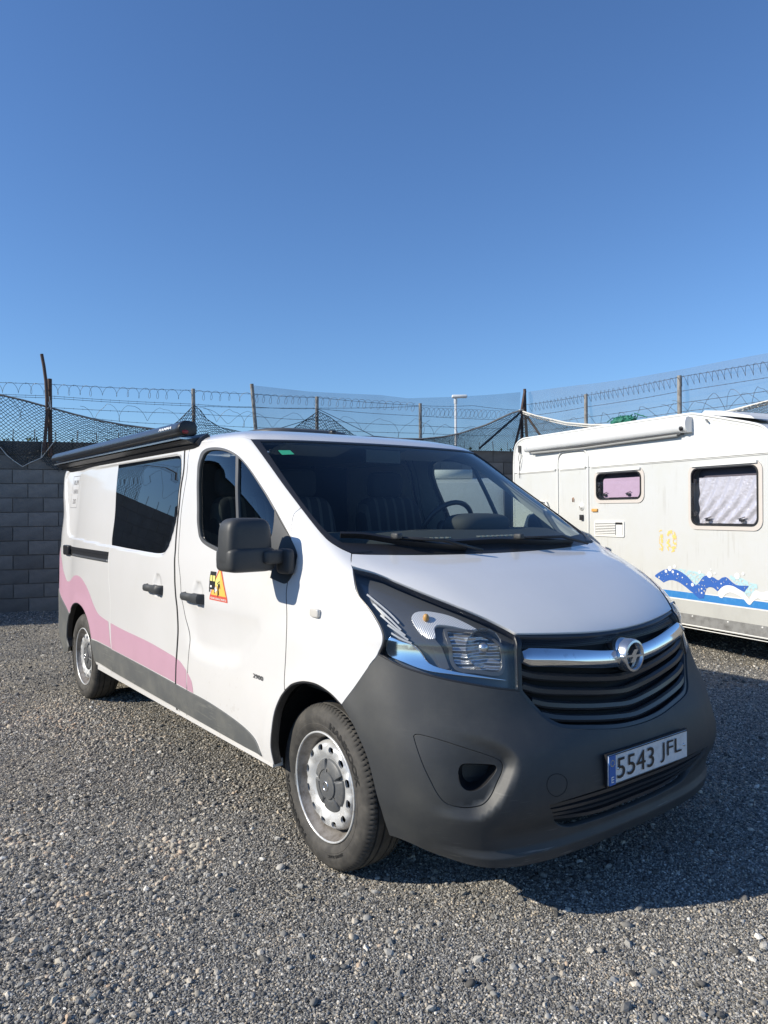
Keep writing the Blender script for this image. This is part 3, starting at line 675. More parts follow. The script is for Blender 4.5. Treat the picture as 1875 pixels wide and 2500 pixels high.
# lower grille
lg = panel('lower_grille', lgr_poly, MT['blackmat'], bumper, off=-.05, depth=0, h=.05, gap=-.012)
for k_ in range(4):
    f_ = (k_+.5)/4
    a = [(-(2.06-.24*f_), 1.86-.66*f_), (-1.0, 1.90-1.0*f_), (0, 1.92-1.06*f_)]
    P_, N_ = onpath(sym(a), -.012); sweep('slat', P_, N_, [(-.006, -.04), (-.007, 0), (.005, -.003), (.006, -.04)], MT['slat'], lg)
# number plate
pl = empty('number_plate', (.921, 0, .511), rz=0); pl.parent = van
pb = MB().box((0, 0, 0), (.006, .52, .11)).build('plate', mat('plate_white', (.70, .71, .72), .35, noise=(30, (.55, .55, .54), .5, .75)), pl); bevel(pb, .002, 1)
MB().box((-.006, 0, 0), (.010, .530, .119)).build('plate_holder', MT['black'], pl)
MB().box((.0045, -.240, 0), (.003, .038, .108)).build('blue_band', mat('plate_blue', (.03, .13, .42), .4), pl)
def plate_text(nm, t, y0, w, h, z0, m, bold=0.0):
    A, F = text_fit(t, w, h, bold)
    V = [(.0068, y0+a[0], z0+a[1]) for a in A]
    link(nm, mesh(nm, V, F), m, pl)
INK = mat('plate_ink', (.012, .012, .014), .4)
plate_text('plate_digits', '5543', -.095, .235, .076, 0, INK, .0)
plate_text('plate_letters', 'JFL', .140, .146, .076, 0, INK, .0)
plate_text('country_letter', 'E', -.240, .016, .022, -.034, mat('plate_letter_white', (.8, .8, .8), .4), .01)
sr = MB()
for k_ in range(12):
    a = k_*math.pi/6; sr.box((.0062, -.240+.011*math.cos(a), .026+.011*math.sin(a)), (.001, .0028, .0028))
sr.build('star_ring', mat('plate_yellow', (.8, .62, .1), .4), pl)
for y_ in (-.205, .235): MB().lathe([(0, .0075), (.005, .0065), (.006, .003)], 12, axis='x', org=(0, y_, .0)).build('screw', MT['silver'], pl, smooth=True)
pfr = MB()
for a in ((0, .0535, .52, .003), (0, -.0535, .52, .003)): pfr.box((.0045, a[0], a[1]), (.002, a[2], a[3]))
pfr.build('plate_border', INK, pl)
# ---------------------------------------------------------------- headlights
def rbox(c, d, e=.35, nu=28, nv=16, taper=None):
    """rounded box (superellipsoid); e small = boxy"""
    V = []; F = []
    sp = lambda w, m: math.copysign(abs(w)**m, w)
    for j in range(nv+1):
        la = -math.pi/2+math.pi*j/nv
        for i in range(nu):
            lo = 2*math.pi*i/nu
            p = [sp(math.cos(la), e)*sp(math.cos(lo), e), sp(math.cos(la), e)*sp(math.sin(lo), e), sp(math.sin(la), e)]
            q = [p[0]*d[0]/2, p[1]*d[1]/2, p[2]*d[2]/2]
            if taper: q = taper(q, p)
            V.append((c[0]+q[0], c[1]+q[1], c[2]+q[2]))
    for j in range(nv):
        for i in range(nu):
            l = (i+1) % nu; F.append((j*nu+i, j*nu+l, (j+1)*nu+l, (j+1)*nu+i))
    return V, F
def RB(name, c_, d, m, parent, e=.35, taper=None, **k):
    V, F = rbox(c_, d, e, taper=taper); return link(name, mesh(name, V, F, True), m, parent, **k)
HLP = seq(HLR, HLB, HLI, HLT)
IND = [(-4.118,6.69),(-4.049,6.88),(-3.898,7.016),(-3.735,7.054),(-3.548,7.04),(-3.25,6.912),(-3.008,6.66),(-2.857,6.47,1),(-3.043,6.45),(-3.291,6.548),(-3.495,6.60),(-3.65,6.58),(-3.74,6.45),(-3.80,6.082),(-3.92,6.05),(-4.06,6.268)]
INDL = [(-4.05,6.2),(-3.92,6.04),(-3.80,6.05,1),(-3.66,5.4),(-3.52,4.86,1),(-3.66,4.84),(-3.80,5.2)]
CUP = [(-3.56,6.42),(-3.326,6.45),(-2.87,6.38),(-2.50,6.05),(-2.40,5.5),(-2.45,4.72),(-3.0,4.75),(-3.42,4.85),(-3.54,5.4)]
FIN = [(-4.671,5.98),(-4.45,5.80),(-4.24,5.62),(-4.083,5.30),(-3.90,4.95),(-3.5,4.80),(-3.0,4.70),(-2.4,4.58,1),(-2.9,4.66),(-3.5,4.74),(-3.95,4.80),(-4.358,4.94),(-4.74,5.16)]
ribbed = mat('ribbed_lamp_glass', (.66, .66, .66), .22, metal=.25)
nt_ = ribbed.node_tree; w_ = nt_.nodes.new('ShaderNodeTexWave'); w_.inputs['Scale'].default_value = 55; w_.inputs['Distortion'].default_value = 1.5
tc_ = nt_.nodes.new('ShaderNodeTexCoord'); nt_.links.new(tc_.outputs['Object'], w_.inputs['Vector']); bp_ = nt_.nodes.new('ShaderNodeBump'); bp_.inputs['Strength'].default_value = .35; bp_.inputs['Distance'].default_value = .004
nt_.links.new(w_.outputs['Fac'], bp_.inputs['Height']); nt_.links.new(bp_.outputs[0], nt_.nodes['Principled BSDF'].inputs['Normal'])
FCT = mat('faceted_reflector', (.70, .71, .72), .22, metal=.75)
nt_ = FCT.node_tree; w_ = nt_.nodes.new('ShaderNodeTexWave'); w_.inputs['Scale'].default_value = 14; w_.bands_direction = 'Z'; w_.inputs['Distortion'].default_value = 2.5; w_.inputs['Detail'].default_value = 1
tc_ = nt_.nodes.new('ShaderNodeTexCoord'); nt_.links.new(tc_.outputs['Object'], w_.inputs['Vector']); bp_ = nt_.nodes.new('ShaderNodeBump'); bp_.inputs['Strength'].default_value = .9; bp_.inputs['Distance'].default_value = .012
nt_.links.new(w_.outputs['Fac'], bp_.inputs['Height']); nt_.links.new(bp_.outputs[0], nt_.nodes['Principled BSDF'].inputs['Normal'])
STR = mat('lamp_grey_stripe', (.42, .43, .44), .4)
for sgn in (1, -1):
    T_ = (lambda p: p) if sgn == 1 else mir
    hl = empty('headlight', (0, 0, 0)); hl.parent = van
    raw = [tuple(q) for q in catm(HLP, n=4)]
    rin = [tuple(q) for q in uvof(inset(dedupe(st(raw)), .0055))]
    sgnf = lambda L: [(-abs(a)*(1 if sgn == 1 else -1), b) for a, b in L]
    panel('lamp_rim', sgnf(raw), MT['black'], hl, [sgnf(rin)], off=-.001, depth=.02, h=.03, gap=.001, raw=True)
    panel('lamp_lens', sgnf([tuple(q) for q in uvof(inset(dedupe(st(raw)), .004))]), MT['lens'], hl, off=-.003, depth=0, h=.03, gap=0, raw=True)
    panel('lamp_housing', sgnf(raw), MT['housing'], hl, off=-.045, depth=0, h=.03, gap=-.022, raw=True)
    panel('indicator', T_(IND), ribbed, hl, off=-.026, depth=.03, h=.02, gap=0)
    panel('indicator_leg', T_(INDL), MT['housing'], hl, off=-.024, depth=.03, h=.02, gap=0)
    panel('chrome_fin', T_(FIN), MT['chrome'], hl, off=-.018, depth=.03, h=.02, gap=0)
    cup_raw = [tuple(q) for q in catm(CUP, n=4)]
    panel('bowl_rim', sgnf(cup_raw), MT['housing'], hl, [sgnf([tuple(q) for q in uvof(inset(dedupe(st(cup_raw)), .012))])], off=-.024, depth=.035, h=.02, gap=0, raw=True)
    for a in ([(-4.82,7.55),(-4.66,7.16),(-4.441,6.56)], [(-4.84,7.2),(-4.67,6.80),(-4.435,6.32)], [(-4.80,6.80),(-4.60,6.46),(-4.364,6.125)], [(-4.70,6.46),(-4.51,6.23),(-4.323,5.95)], [(-4.65,6.17),(-4.47,5.98),(-4.267,5.745)]):
        P_, N_ = onpath(T_(a), -.030, 12)
        sweep('silver_stripe', P_, N_, [(-.0032, -.004), (-.0032, 0), (.0032, 0), (.0032, -.004)], STR, hl)
    panel('reflector_back', T_(CUP), FCT, hl, off=-.038, depth=0, h=.02, gap=.002)
    # main bowl: a dished reflector set behind the lens
    Pc, Nc = surf(np.array([[-2.86*sgn, 5.50]]), -.030); Pc = Vector(Pc[0]); Nc = (Vector(Nc[0])+Vector((.5, 0, .05))).normalized()
    q_ = Nc.to_track_quat('Z', 'Y').to_matrix().to_4x4(); q_.translation = Pc
    b_ = MB(); b_.lathe([(.012, -.062), (.03, -.058), (.045, -.046), (.058, -.028), (.068, -.006), (.072, 0)], 15, axis='z')
    o = b_.build('reflector_bowl', MT['reflector'], hl, smooth=False); o.matrix_local = q_
    b_ = MB(); b_.lathe([(0, .012), (.012, .010), (.020, 0), (.022, -.03), (.018, -.05)], 20, axis='z'); o = b_.build('bulb_shield', MT['silver'], hl, smooth=True); o.matrix_local = q_
    Pi, Ni = surf(np.array([[-3.80*sgn, 6.78]]), -.018)
    RB('indicator_bulb', tuple(Pi[0]), (.022, .022, .030), MT['orange'], hl, e=.9)

# ---------------------------------------------------------------- wipers and scuttle
for pts, nm in (([(-3.9,9.42),(-3.113,9.39),(-2.579,9.292),(-2.0,9.15),(-1.0,8.96)], 0), ([(-1.35,9.11),(-.746,9.13),(0,9.135),(.9,9.03),(2.2,8.99)], 0)):
    P_, N_ = onpath(pts, .022, 30)
    w = sweep('wiper_blade', P_, N_, [(-.007, -.02), (-.007, .006), (.007, .006), (.004, -.02)], MT['black'], van)
    mid = len(P_)*2//3 if nm else 20
    a = Vector(P_[18]); 
    MB().tube([a+Vector((0, 0, .008)), Vector(P_[26])+Vector(N_[26])*.02, Vector(P_[29])+Vector((.05, .05, -.02))], .008, 6).build('wiper_arm', MT['black'], w, smooth=True)
    RB('wiper_cap', tuple(a+Vector((0, 0, .016))), (.05, .035, .028), MT['plastic'], w, e=.5)

# ---------------------------------------------------------------- door mirrors
for s_ in (-1, 1):
    mr = empty('door_mirror', (0, 0, 0)); mr.parent = van
    if s_ > 0:                                  # the far mirror is folded back against its door
        RB('mirror_housing', (-.46, 1.02, 1.325), (.21, .13, .225), MT['plastic'], mr, e=.42)
        RB('mirror_arm', (-.33, .985, 1.272), (.14, .07, .068), MT['plastic'], mr, e=.4)
        continue
    def tp(q, p):
        x, y, z = q
        y *= 1+.05*(-p[2]) ; x *= 1-.15*p[0]*.0
        x *= (1.0 if p[0] > 0 else .75)
        z -= .012*abs(p[1])*0
        return [x, y, z]
    RB('mirror_housing', (-.295, s_*1.098, 1.325), (.15, .212, .225), MT['plastic'], mr, e=.42, taper=tp)
    V, F = rbox((-.292, s_*1.093, 1.262), (.165, .222, .108), .36)
    link('mirror_skirt', mesh('mirror_skirt', V, F, True), MT['plastic'], mr)
    RB('mirror_arm', (-.235, s_*1.00, 1.270), (.095, .11, .060), MT['plastic'], mr, e=.4)
    RB('mirror_foot', (-.205, s_*.950, 1.25), (.11, .040, .11), MT['plastic'], mr, e=.45)
    g_ = MB(); g_.box((-.345, s_*1.10, 1.345), (.004, .17, .14)); g_.build('mirror_glass', MT['reflector'], mr)
# ---------------------------------------------------------------- handles, rail, repeater
for s_ in (-1, 1):
    for x0, x1, par in ((-1.27, -1.02, FD), (-1.86, -1.60, SDR)):
        xs = np.linspace(x0, x1, 14); Ph, Nh = sidept(xs, np.full(14, 1.012), 0, s_)
        t = np.linspace(0, 1, 14); lift = np.minimum(1, np.minimum(t, 1-t)*9)**.6*.032
        Ph = Ph+Nh*lift[:, None]
        # ignore the cup dip under the bar
        Ph[:, 1] = s_*np.maximum(abs(Ph[:, 1]), abs(Ph[[0, -1], 1]).min()+lift*.8)
        w_h = lambda k_: .021+.006*(k_ > .6)
        pr = lambda k_: [(-w_h(k_), -.010), (-w_h(k_)*.9, .006), (-.008, .012), (.010, .012), (w_h(k_)*.9, .005), (w_h(k_), -.010)]
        sweep('door_handle', Ph, Nh, pr, MT['plastic'], van)
    # sliding door rail on the rear side panel
    xs = np.linspace(-3.92, -2.695, 20); Pr, Nr = sidept(xs, np.full(20, 1.152), 0, s_)
    rl = sweep('door_rail', Pr, Nr, [(-.036, -.02), (-.036, .006), (-.030, .006), (-.028, .001), (.010, .001), (.012, .007), (.036, .007), (.036, -.02)], MT['black'], van)
    xs = np.linspace(-3.7, -2.70, 16); Pr, Nr = sidept(xs, np.full(16, 1.126), .006, s_)
    sweep('rail_strip', Pr, Nr, [(-.007, -.006), (-.007, .002), (.007, .002), (.007, -.006)], MT['silver'], rl)
    Pe, Ne = sidept([-3.86], [1.155], .012, s_); RB('rail_end_cap', tuple(Pe[0]), (.16, .035, .082), MT['black'], rl, e=.3)
    Pe, Ne = sidept([.022], [1.052], .004, s_); RB('side_repeater', tuple(Pe[0]), (.064, .020, .036), mat('clear_repeater', (.62, .60, .56), .15, coat=.6) if s_ < 0 else bpy.data.materials['clear_repeater'], van, e=.45)
# seals and dirt line: white sill and dark floor pan below
for s_ in (-1, 1):
    MB().box((-1.62, s_*.930, .352), (2.60, .05, .032)).build('sill', PA, van)
un = MB()
un.box((-1.9, 0, .33), (4.9, 1.60, .16)); un.box((.45, 0, .45), (.5, 1.1, .3)); un.box((-4.0, 0, .42), (.7, 1.5, .2))
un.build('underbody', MT['blackmat'], van)
# wheel-arch liners
for s_ in (-1, 1):
    for cx in (.05, -3.46):
        b_ = MB(); b_.lathe([(.418, -.915), (.45, -.90), (.46, -.56)], 32, axis='y', a0=math.radians(14), a1=math.radians(184), org=(cx, 0, .345), sx=-s_)
        b_.box((cx, s_*.56, .55), (.95, .02, .55))
        b_.build('wheel_arch_liner', MT['blackmat'], van)

# ---------------------------------------------------------------- wheels (axis y, outer face towards -y)
WR = .336
def make_wheel():
    w = empty('wheel', (0, 0, 0)); w.parent = van
    prof = [(.2215,.078),(.226,.090),(.236,.0985),(.250,.1025),(.256,.1035),(.2575,.1025),(.272,.1045),(.290,.1035),(.292,.1025),(.303,.1000),(.312,.0955),(.3175,.0905)]
    tread = [(.3245,.084),(.3300,.076),(.3325,.066),(.3335,.0625),(.3262,.0615),(.3262,.0545),(.3342,.0535),(.3352,.030),(.3275,.029),(.3275,.021),(.3357,.020),(.336,0)]
    half = prof+tread; full = half+[(r, -h) for r, h in half[::-1][1:]]
    n = 400; V = []; F = []
    for i, (r, h) in enumerate(full):
        for k in range(n):
            t = 2*math.pi*k/n; rr = r
            if r > .322 and abs(h) > .055 and abs(h) < .09:
                if k % 4 == (0 if (abs(h) > .07) else 1): rr = r-.005
            elif r > .328 and abs(h) < .05 and abs(h) > .03 and k % 6 == 0: rr = r-.005
            V.append((math.cos(t)*rr, -h, math.sin(t)*rr))
    for i in range(len(full)-1):
        for k in range(n):
            l = (k+1) % n; F.append((i*n+k, (i+1)*n+k, (i+1)*n+l, i*n+l))
    ty = link('tyre', mesh('tyre', V, F), MT['tyre'], w); autosmooth(ty, 28)
    # raised lettering on the sidewall
    def arc(txt, a_mid, r0, h, wd, flip=False):
        A, Fx = text_fit(txt, wd, h, .05, extrude=.0)
        P = []
        for a in A:
            rr = r0+a[1]; t = a_mid-a[0]/r0*(1 if True else -1)
            P.append((math.cos(t)*rr, -(.1052+(.0006 if rr < .285 else -(rr-.285)*.16)), math.sin(t)*rr))
        link('tyre_lettering', mesh('tyre_lettering', P, Fx), MT['letter'], ty)
    # seen from outside (-y): +x to the right
    arc('HANKOOK', math.radians(38), .276, .027, .29); arc('HANKOOK', math.radians(205), .276, .027, .29)
    arc('205/65 R16C', math.radians(285), .268, .012, .12)
    # side bands
    rm = empty('rim', (0, 0, 0)); rm.parent = w
    b_ = MB(); b_.lathe([(.2205,.070),(.2225,.082),(.2235,.090),(.221,.0945),(.2165,.0945),(.2145,.089),(.2125,.080),(.207,.072),(.203,.060),(.196,.050),(.192,.030),(.189,0),(.186,-.05),(.17,-.09)], 64, sx=-1)
    b_.F, tail = b_.F[:64*5], b_.F[64*5:]
    b_.M = b_.M[:64*5]; b_.build('rim_lip', MT['rim'], rm, smooth=True)
    link('rim_barrel', mesh('rim_barrel', b_.V, tail, True), MT['barrel'], rm)
    # pressed disc with twelve oval holes
    th = np.linspace(0, 2*np.pi, 97)[:-1]; R_ = .1885
    outer = np.stack([R_*np.cos(th), R_*np.sin(th)], 1); hub = np.stack([.04*np.cos(th[::4]), .04*np.sin(th[::4])], 1)
    holes = [hub]
    for k in range(12):
        a = 2*np.pi*(k+.35)/12; t2 = np.linspace(0, 2*np.pi, 19)[:-1]
        ex, ey = .0125*np.cos(t2), .0175*np.sin(t2); f_ = (np.abs(np.cos(t2))**4+np.abs(np.sin(t2))**4)**-.25; ex, ey = ex*f_**.6, ey*f_**.6
        holes.append(np.stack([(.154+ex)*np.cos(a)-ey*np.sin(a), (.154+ex)*np.sin(a)+ey*np.cos(a)], 1))
    W, Fc = cdt(outer, holes, .0075)
    def hgt(x, y):
        r = np.hypot(x, y); h = np.interp(r, [0,.05,.095,.112,.124,.138,.155,.167,.176,.183,.1885], [.050,.050,.052,.060,.068,.073,.073,.069,.058,.030,.004])
        a = np.arctan2(y, x); k = ((a/(2*np.pi)*12-.35+.5) % 1)-.5
        return h+.0035*np.exp(-((k/.30)**4))*np.exp(-((r-.154)/.020)**4)-.004*np.exp(-((np.abs(k)-.5)/.09)**2)*np.exp(-((r-.152)/.02)**2)
    Hh = hgt(W[:, 0], W[:, 1]); V = [(x, -h, y) for (x, y), h in zip(W, Hh)]; F = [tuple(f[::-1]) for f in Fc]
    a = np.cross(np.array(V[F[0][1]])-V[F[0][0]], np.array(V[F[0][2]])-V[F[0][0]])
    if a[1] > 0: F = [f[::-1] for f in F]
    for L in holes:
        h_ = hgt(L[:, 0], L[:, 1]); n0 = len(V); V += [(x, -z, y) for (x, y), z in zip(L, h_)]; V += [(x*.997, -(z-.010), y*.997) for (x, y), z in zip(L, h_)]; m_ = len(L)
        F += [(n0+j, n0+(j+1) % m_, n0+m_+(j+1) % m_, n0+m_+j) for j in range(m_)]
    ds = link('wheel_disc', mesh('wheel_disc', V, F), MT['rim'], rm); autosmooth(ds, 40)
    MB().lathe([(.20, 0), (.0, 0)], 32, org=(0, .03, 0)).build('brake_shield', MT['blackmat'], rm)
    hc = MB(); cp = []
    # cap with five cut-outs
    th = np.linspace(0, 2*np.pi, 121)[:-1]; rr = .108-.034*np.exp(-((((th/(2*np.pi)*5+.2) % 1)-.5)/.055)**4)
    for f_, h_ in ((1.0, .054), (.985, .063), (.93, .068), (.62, .074), (.60, .071), (.50, .0705), (.48, .077), (.30, .081), (.1, .083)):
        cp.append([(r*f_*math.cos(t), -h_, r*f_*math.sin(t)) if f_ > .6 else (.110*f_*math.cos(t), -h_, .110*f_*math.sin(t)) for r, t in zip(rr, th)])
    V = [p for ring_ in cp for p in ring_]; m_ = 120
    F = [(i*m_+k, (i+1)*m_+k, (i+1)*m_+(k+1) % m_, i*m_+(k+1) % m_) for i in range(len(cp)-1) for k in range(m_)]+[tuple((len(cp)-1)*m_+k for k in range(m_))]
    hcap = link('hub_cap', mesh('hub_cap', V, F), MT['cap'], rm); autosmooth(hcap, 45)
    e_ = MB(); e_.lathe([(.0155, .083), (.017, .0855), (.0195, .0855), (.021, .083)], 24, sx=-1); e_.build('cap_emblem', MT['silver'], hcap, smooth=True)
    MB().box((-.222, -.088, .0), (.010, .016, .05)).build('balance_weight', MT['silver'], rm)
    return w
def copy_tree(o, parent=None):
    q = o.copy(); COL.objects.link(q); q.parent = parent
    for ch in list(o.children): copy_tree(ch, q)
    return q
w0 = make_wheel(); w0.location = (0, -.8035, WR-.004); w0.rotation_euler = (0, math.radians(-8), 0)
for x, s_, a in ((-3.498, -1, 23), (0, 1, 40), (-3.498, 1, 70)):
    q = copy_tree(w0, van); q.location = (x, s_*.8035, WR-.004); q.rotation_euler = (0, math.radians(a), math.pi if s_ > 0 else 0)
for x in (0, -3.498):
    MB().tube([(x, -.7, .33), (x, .7, .33)], .05, 8).build('axle', MT['blackmat'], van)

# ---------------------------------------------------------------- printed vinyl and badges
WAVE = [(-10.611,7.56),(-10.476,6.769),(-10.342,5.515),(-10.225,4.91),(-10.142,4.857),(-10.03,5.02),(-9.89,5.467),(-9.80,5.63),(-9.70,5.57),(-9.575,5.147),(-9.45,4.70),(-9.311,4.161),(-9.203,3.90),(-9.023,3.768)]
WAV2 = [(-8.98,3.755),(-8.745,3.678),(-8.363,3.602),(-8.023,3.438),(-7.99,3.41)]
panel('pink_wave', seq(WAVE, [(-9.0,3.76),(-8.988,3.0),(-8.970,2.60)], [(-9.36,2.63),(-9.383,2.911)], RARCH[:12][::-1][0:7], [(-10.09,3.30),(-10.315,3.785),(-10.66,4.33),(-11.0,4.47)], [(-11.0,7.9),(-10.611,7.56)]), MT['pink'], QP, off=.0012, depth=.001, h=.03, gap=.002, bev=0)
panel('pink_wave', seq(WAV2, [(-7.972,3.35),(-7.975,2.9),(-7.990,2.46)], [(-8.535,2.54),(-8.958,2.57)]), MT['pink'], SDR, off=.0012, depth=.001, h=.03, gap=.002, bev=0)
panel('pink_wave', seq([(-7.972,3.40),(-7.92,3.33),(-7.845,3.10)], [(-7.845,2.42),(-7.982,2.45)]), MT['pink'], van, off=.0012, depth=.001, h=.03, gap=.002, bev=0)
panel('pink_wave', seq([(-7.838,3.06),(-7.785,2.80),(-7.765,2.40)], [(-7.84,2.41)]), MT['pink'], FD, off=.0012, depth=.001, h=.02, gap=.001, bev=0)
def decal(name, A, F, m, par, off):
    P_, _ = sidept(A[:, 0], A[:, 1], off); me = mesh(name, P_, F); return link(name, me, m, par)
def drect(name, x0, z0, x1, z1, m, par, off, t=None):
    if t is None:
        n = max(2, int(abs(x1-x0)/.02)+1); xs = np.linspace(x0, x1, n); A = np.array([(x, z) for z in (z0, z1) for x in xs]); F = [(i, i+1, n+i+1, n+i) for i in range(n-1)]
    else:
        A = np.array([(x0,z0),(x1,z0),(x1,z1),(x0,z1),(x0+t,z0+t),(x1-t,z0+t),(x1-t,z1-t),(x0+t,z1-t)]); F = [(0,1,5,4),(1,2,6,5),(2,3,7,6),(3,0,4,7)]
    return decal(name, A, F, m, par, off)
GREY = mat('grey_print', (.22, .21, .21), .5)
# on the right side text reads towards the nose, so +x is the reading direction
drect('logo_frame', -3.985, 1.505, -3.815, 1.77, GREY, QP, .002, .003)
for t, z in (('RUM', 1.715), ('VAN', 1.64), ('DO', 1.558)):
    A, F = text_fit(t, .105 if len(t) > 2 else .07, .040); A = A[:, :2].copy(); A[:, 0] += -3.90+.004*(1.64-z)/.08; A[:, 1] += z
    decal('logo_text', A, F, GREY, QP, .002)
A, F = text_fit('2900', .095, .020, .02); A = A[:, :2].copy(); A[:, 0] += -.41; A[:, 1] += .722
decal('model_badge', A, F, MT['trimgrey'], FD, .003)
RED = mat('sticker_red', (.62, .10, .06), .45); YEL = mat('sticker_yellow', (.85, .50, .10), .45); YE2 = mat('sticker_pale_yellow', (.80, .72, .22), .45); INKB = mat('sticker_black', (.02, .02, .02), .45); WHI = mat('sticker_white', (.8, .8, .78), .45)
stk = empty('warning_sticker', (0, 0, 0)); stk.parent = FD
def dpoly(nm, pts, m, off, par=None):
    W, F = cdt(resample(np.array(pts, float), .02), [], .018)
    a = W[F[:, 1]]-W[F[:, 0]]; b = W[F[:, 2]]-W[F[:, 0]]
    decal(nm, W, [tuple(f) if k > 0 else tuple(f[::-1]) for f, k in zip(F, a[:, 0]*b[:, 1]-a[:, 1]*b[:, 0])], m, par or stk, off)
X0, Z0 = -.953, 1.020
K = lambda pts: [(X0+a*.001, Z0+b*.001) for a, b in pts]
dpoly('sticker_base', K([(0,0),(208,0),(204,18),(110,172),(98,172),(2,18)]), RED, .0012)
dpoly('sticker_field', K([(16,26),(190,26),(104,160)]), YEL, .0018)
dpoly('sticker_glow', K([(40,75),(120,75),(104,150)]), YE2, .0021)
dpoly('sticker_van', K([(-8,52),(62,52),(62,142),(-2,142),(-8,110)]), INKB, .0024)
dpoly('sticker_wheel', K([(-6,38),(4,38),(4,54),(-6,54)]), INKB, .0024); dpoly('sticker_wheel', K([(54,34),(62,34),(62,54),(54,54)]), INKB, .0024)
dpoly('sticker_pane', K([(0,94),(24,94),(24,122),(0,122)]), YE2, .0028); dpoly('sticker_pane', K([(32,94),(57,94),(57,122),(32,122)]), YE2, .0028)
dpoly('sticker_lamp', K([(4,62),(24,62),(24,72),(4,72)]), WHI, .0028)
dpoly('sticker_flash', K([(60,60),(70,72),(72,62),(84,74),(80,60),(94,54),(80,48),(78,34),(70,46),(60,40),(64,50)]), WHI, .0028)
for pts in ([(88,80),(100,92),(96,94),(84,84)], [(92,50),(104,50),(110,76),(120,60),(124,64),(112,88),(98,84),(94,66)], [(96,22),(102,22),(106,52),(94,52)], [(108,28),(113,30),(108,52),(102,52)], [(102,90),(110,90),(112,98),(104,100)]):
    dpoly('sticker_figure', K(pts), INKB, .0031)
A, F = text_fit('PELIGRO ÁNGULO MUERTO', .180, .011, .02); A = A[:, :2].copy(); A[:, 0] += X0+.104; A[:, 1] += Z0+.011; decal('sticker_text', A, F, WHI, stk, .0020)
# green windscreen sticker and crack glints left as they are: sticker only
Pg, Ng = surf(np.array([(-3.227,11.631),(-2.72,11.637),(-2.70,11.513),(-3.228,11.494)]), -.0025)
link('green_sticker', mesh('green_sticker', Pg, [(0, 1, 2, 3)]), mat('sticker_green', (.04, .36, .20), .5), ws)

# ---------------------------------------------------------------- roof awning, roof light
aw = empty('roof_awning', (0, 0, 0)); aw.parent = van
AWM = mat('awning_anthracite', (.035, .038, .044), .30, coat=.3)
ys, zs = -.862, 1.938
prf = [(-.005,.052),(-.040,.050),(-.066,.030),(-.078,.002),(-.072,-.024),(-.050,-.040),(-.020,-.046),(.030,-.046),(.048,-.030),(.050,.020),(.034,.044)]
prf = [(a*.84+.004, b*.80) for a, b in prf]
XA, XB = -1.48, -4.36
b_ = MB(); V = [(x, ys+a, zs+b) for x in (XA, XB) for a, b in prf]; n_ = len(prf)
b_.add(V, [(j, (j+1) % n_, n_+(j+1) % n_, n_+j) for j in range(n_)]+[tuple(range(n_))[::-1], tuple(range(n_, 2*n_))])
autosmooth(b_.build('awning_case', AWM, aw), 50)
b_ = MB(); pe = [(a*1.06, b*1.08) for a, b in prf]; V = [(x, ys+a, zs+b) for x in (XA+.035, XA-.02) for a, b in pe]
b_.add(V, [(j, (j+1) % n_, n_+(j+1) % n_, n_+j) for j in range(n_)]+[tuple(range(n_))[::-1], tuple(range(n_, 2*n_))])
bevel(b_.build('awning_end_cap', MT['black'], aw), .006, 2, 60)
RB('red_marker', (XA+.030, ys-.024, zs-.020), (.018, .045, .024), mat('red_marker', (.30, .02, .02), .35), aw, e=.8)
b_ = MB(); b_.box(((XA+XB)/2, ys-.006, zs-.054), (XB-XA, .065, .010)); b_.build('awning_rail', MT['silver'], aw)
b_ = MB()
for x0, x1 in ((-1.40, -4.30),):
    pr2 = [(-.050,-.068),(-.010,-.060),(.06,-.05),(.06,-.095),(.0,-.098),(.020,-.10)]
    b_.add([(x, ys+a+.01, zs+b) for x in (x0, x1) for a, b in pr2], [(j, (j+1) % 6, 6+(j+1) % 6, 6+j) for j in range(6)]+[tuple(range(6))[::-1], tuple(range(6, 12))])
b_.build('awning_bracket', MT['black'], aw)
# dark adaptor running along the roof edge
for u0, u1 in ((-6.75, -11.0),):
    cv_ = [(u0-.02,12.55),(u0-.25,12.40),(-8,12.40),(-9,12.40),(-10,12.40),(u1,12.35)]
    P_, N_ = onpath(cv_, .004, 60); sweep('awning_adaptor', P_, N_, [(-.060, -.03), (-.060, .004), (-.02, .012), (.035, .012), (.045, -.03)], MT['black'], aw)
A, F = text_fit('FIAMMA', .20, .020, .02)
V = [(-1.66+a[0], ys, zs+.013+a[1]*.8) for a in A]
V = [(x, ys-.0645+max(0, (z-zs-.002)*.45), z) for x, y, z in V]
link('awning_text', mesh('awning_text', V, F), WHI, aw)
rv = MB(); rv.add(*rbox((-1.95, 0.05, 1.962), (.80, .70, .10), .5)); rv.build('roof_light', MT['trimgrey'], van, smooth=True)
RB('aerial_base', (-1.25, -.02, 1.945), (.05, .04, .03), MT['black'], van, e=.7)

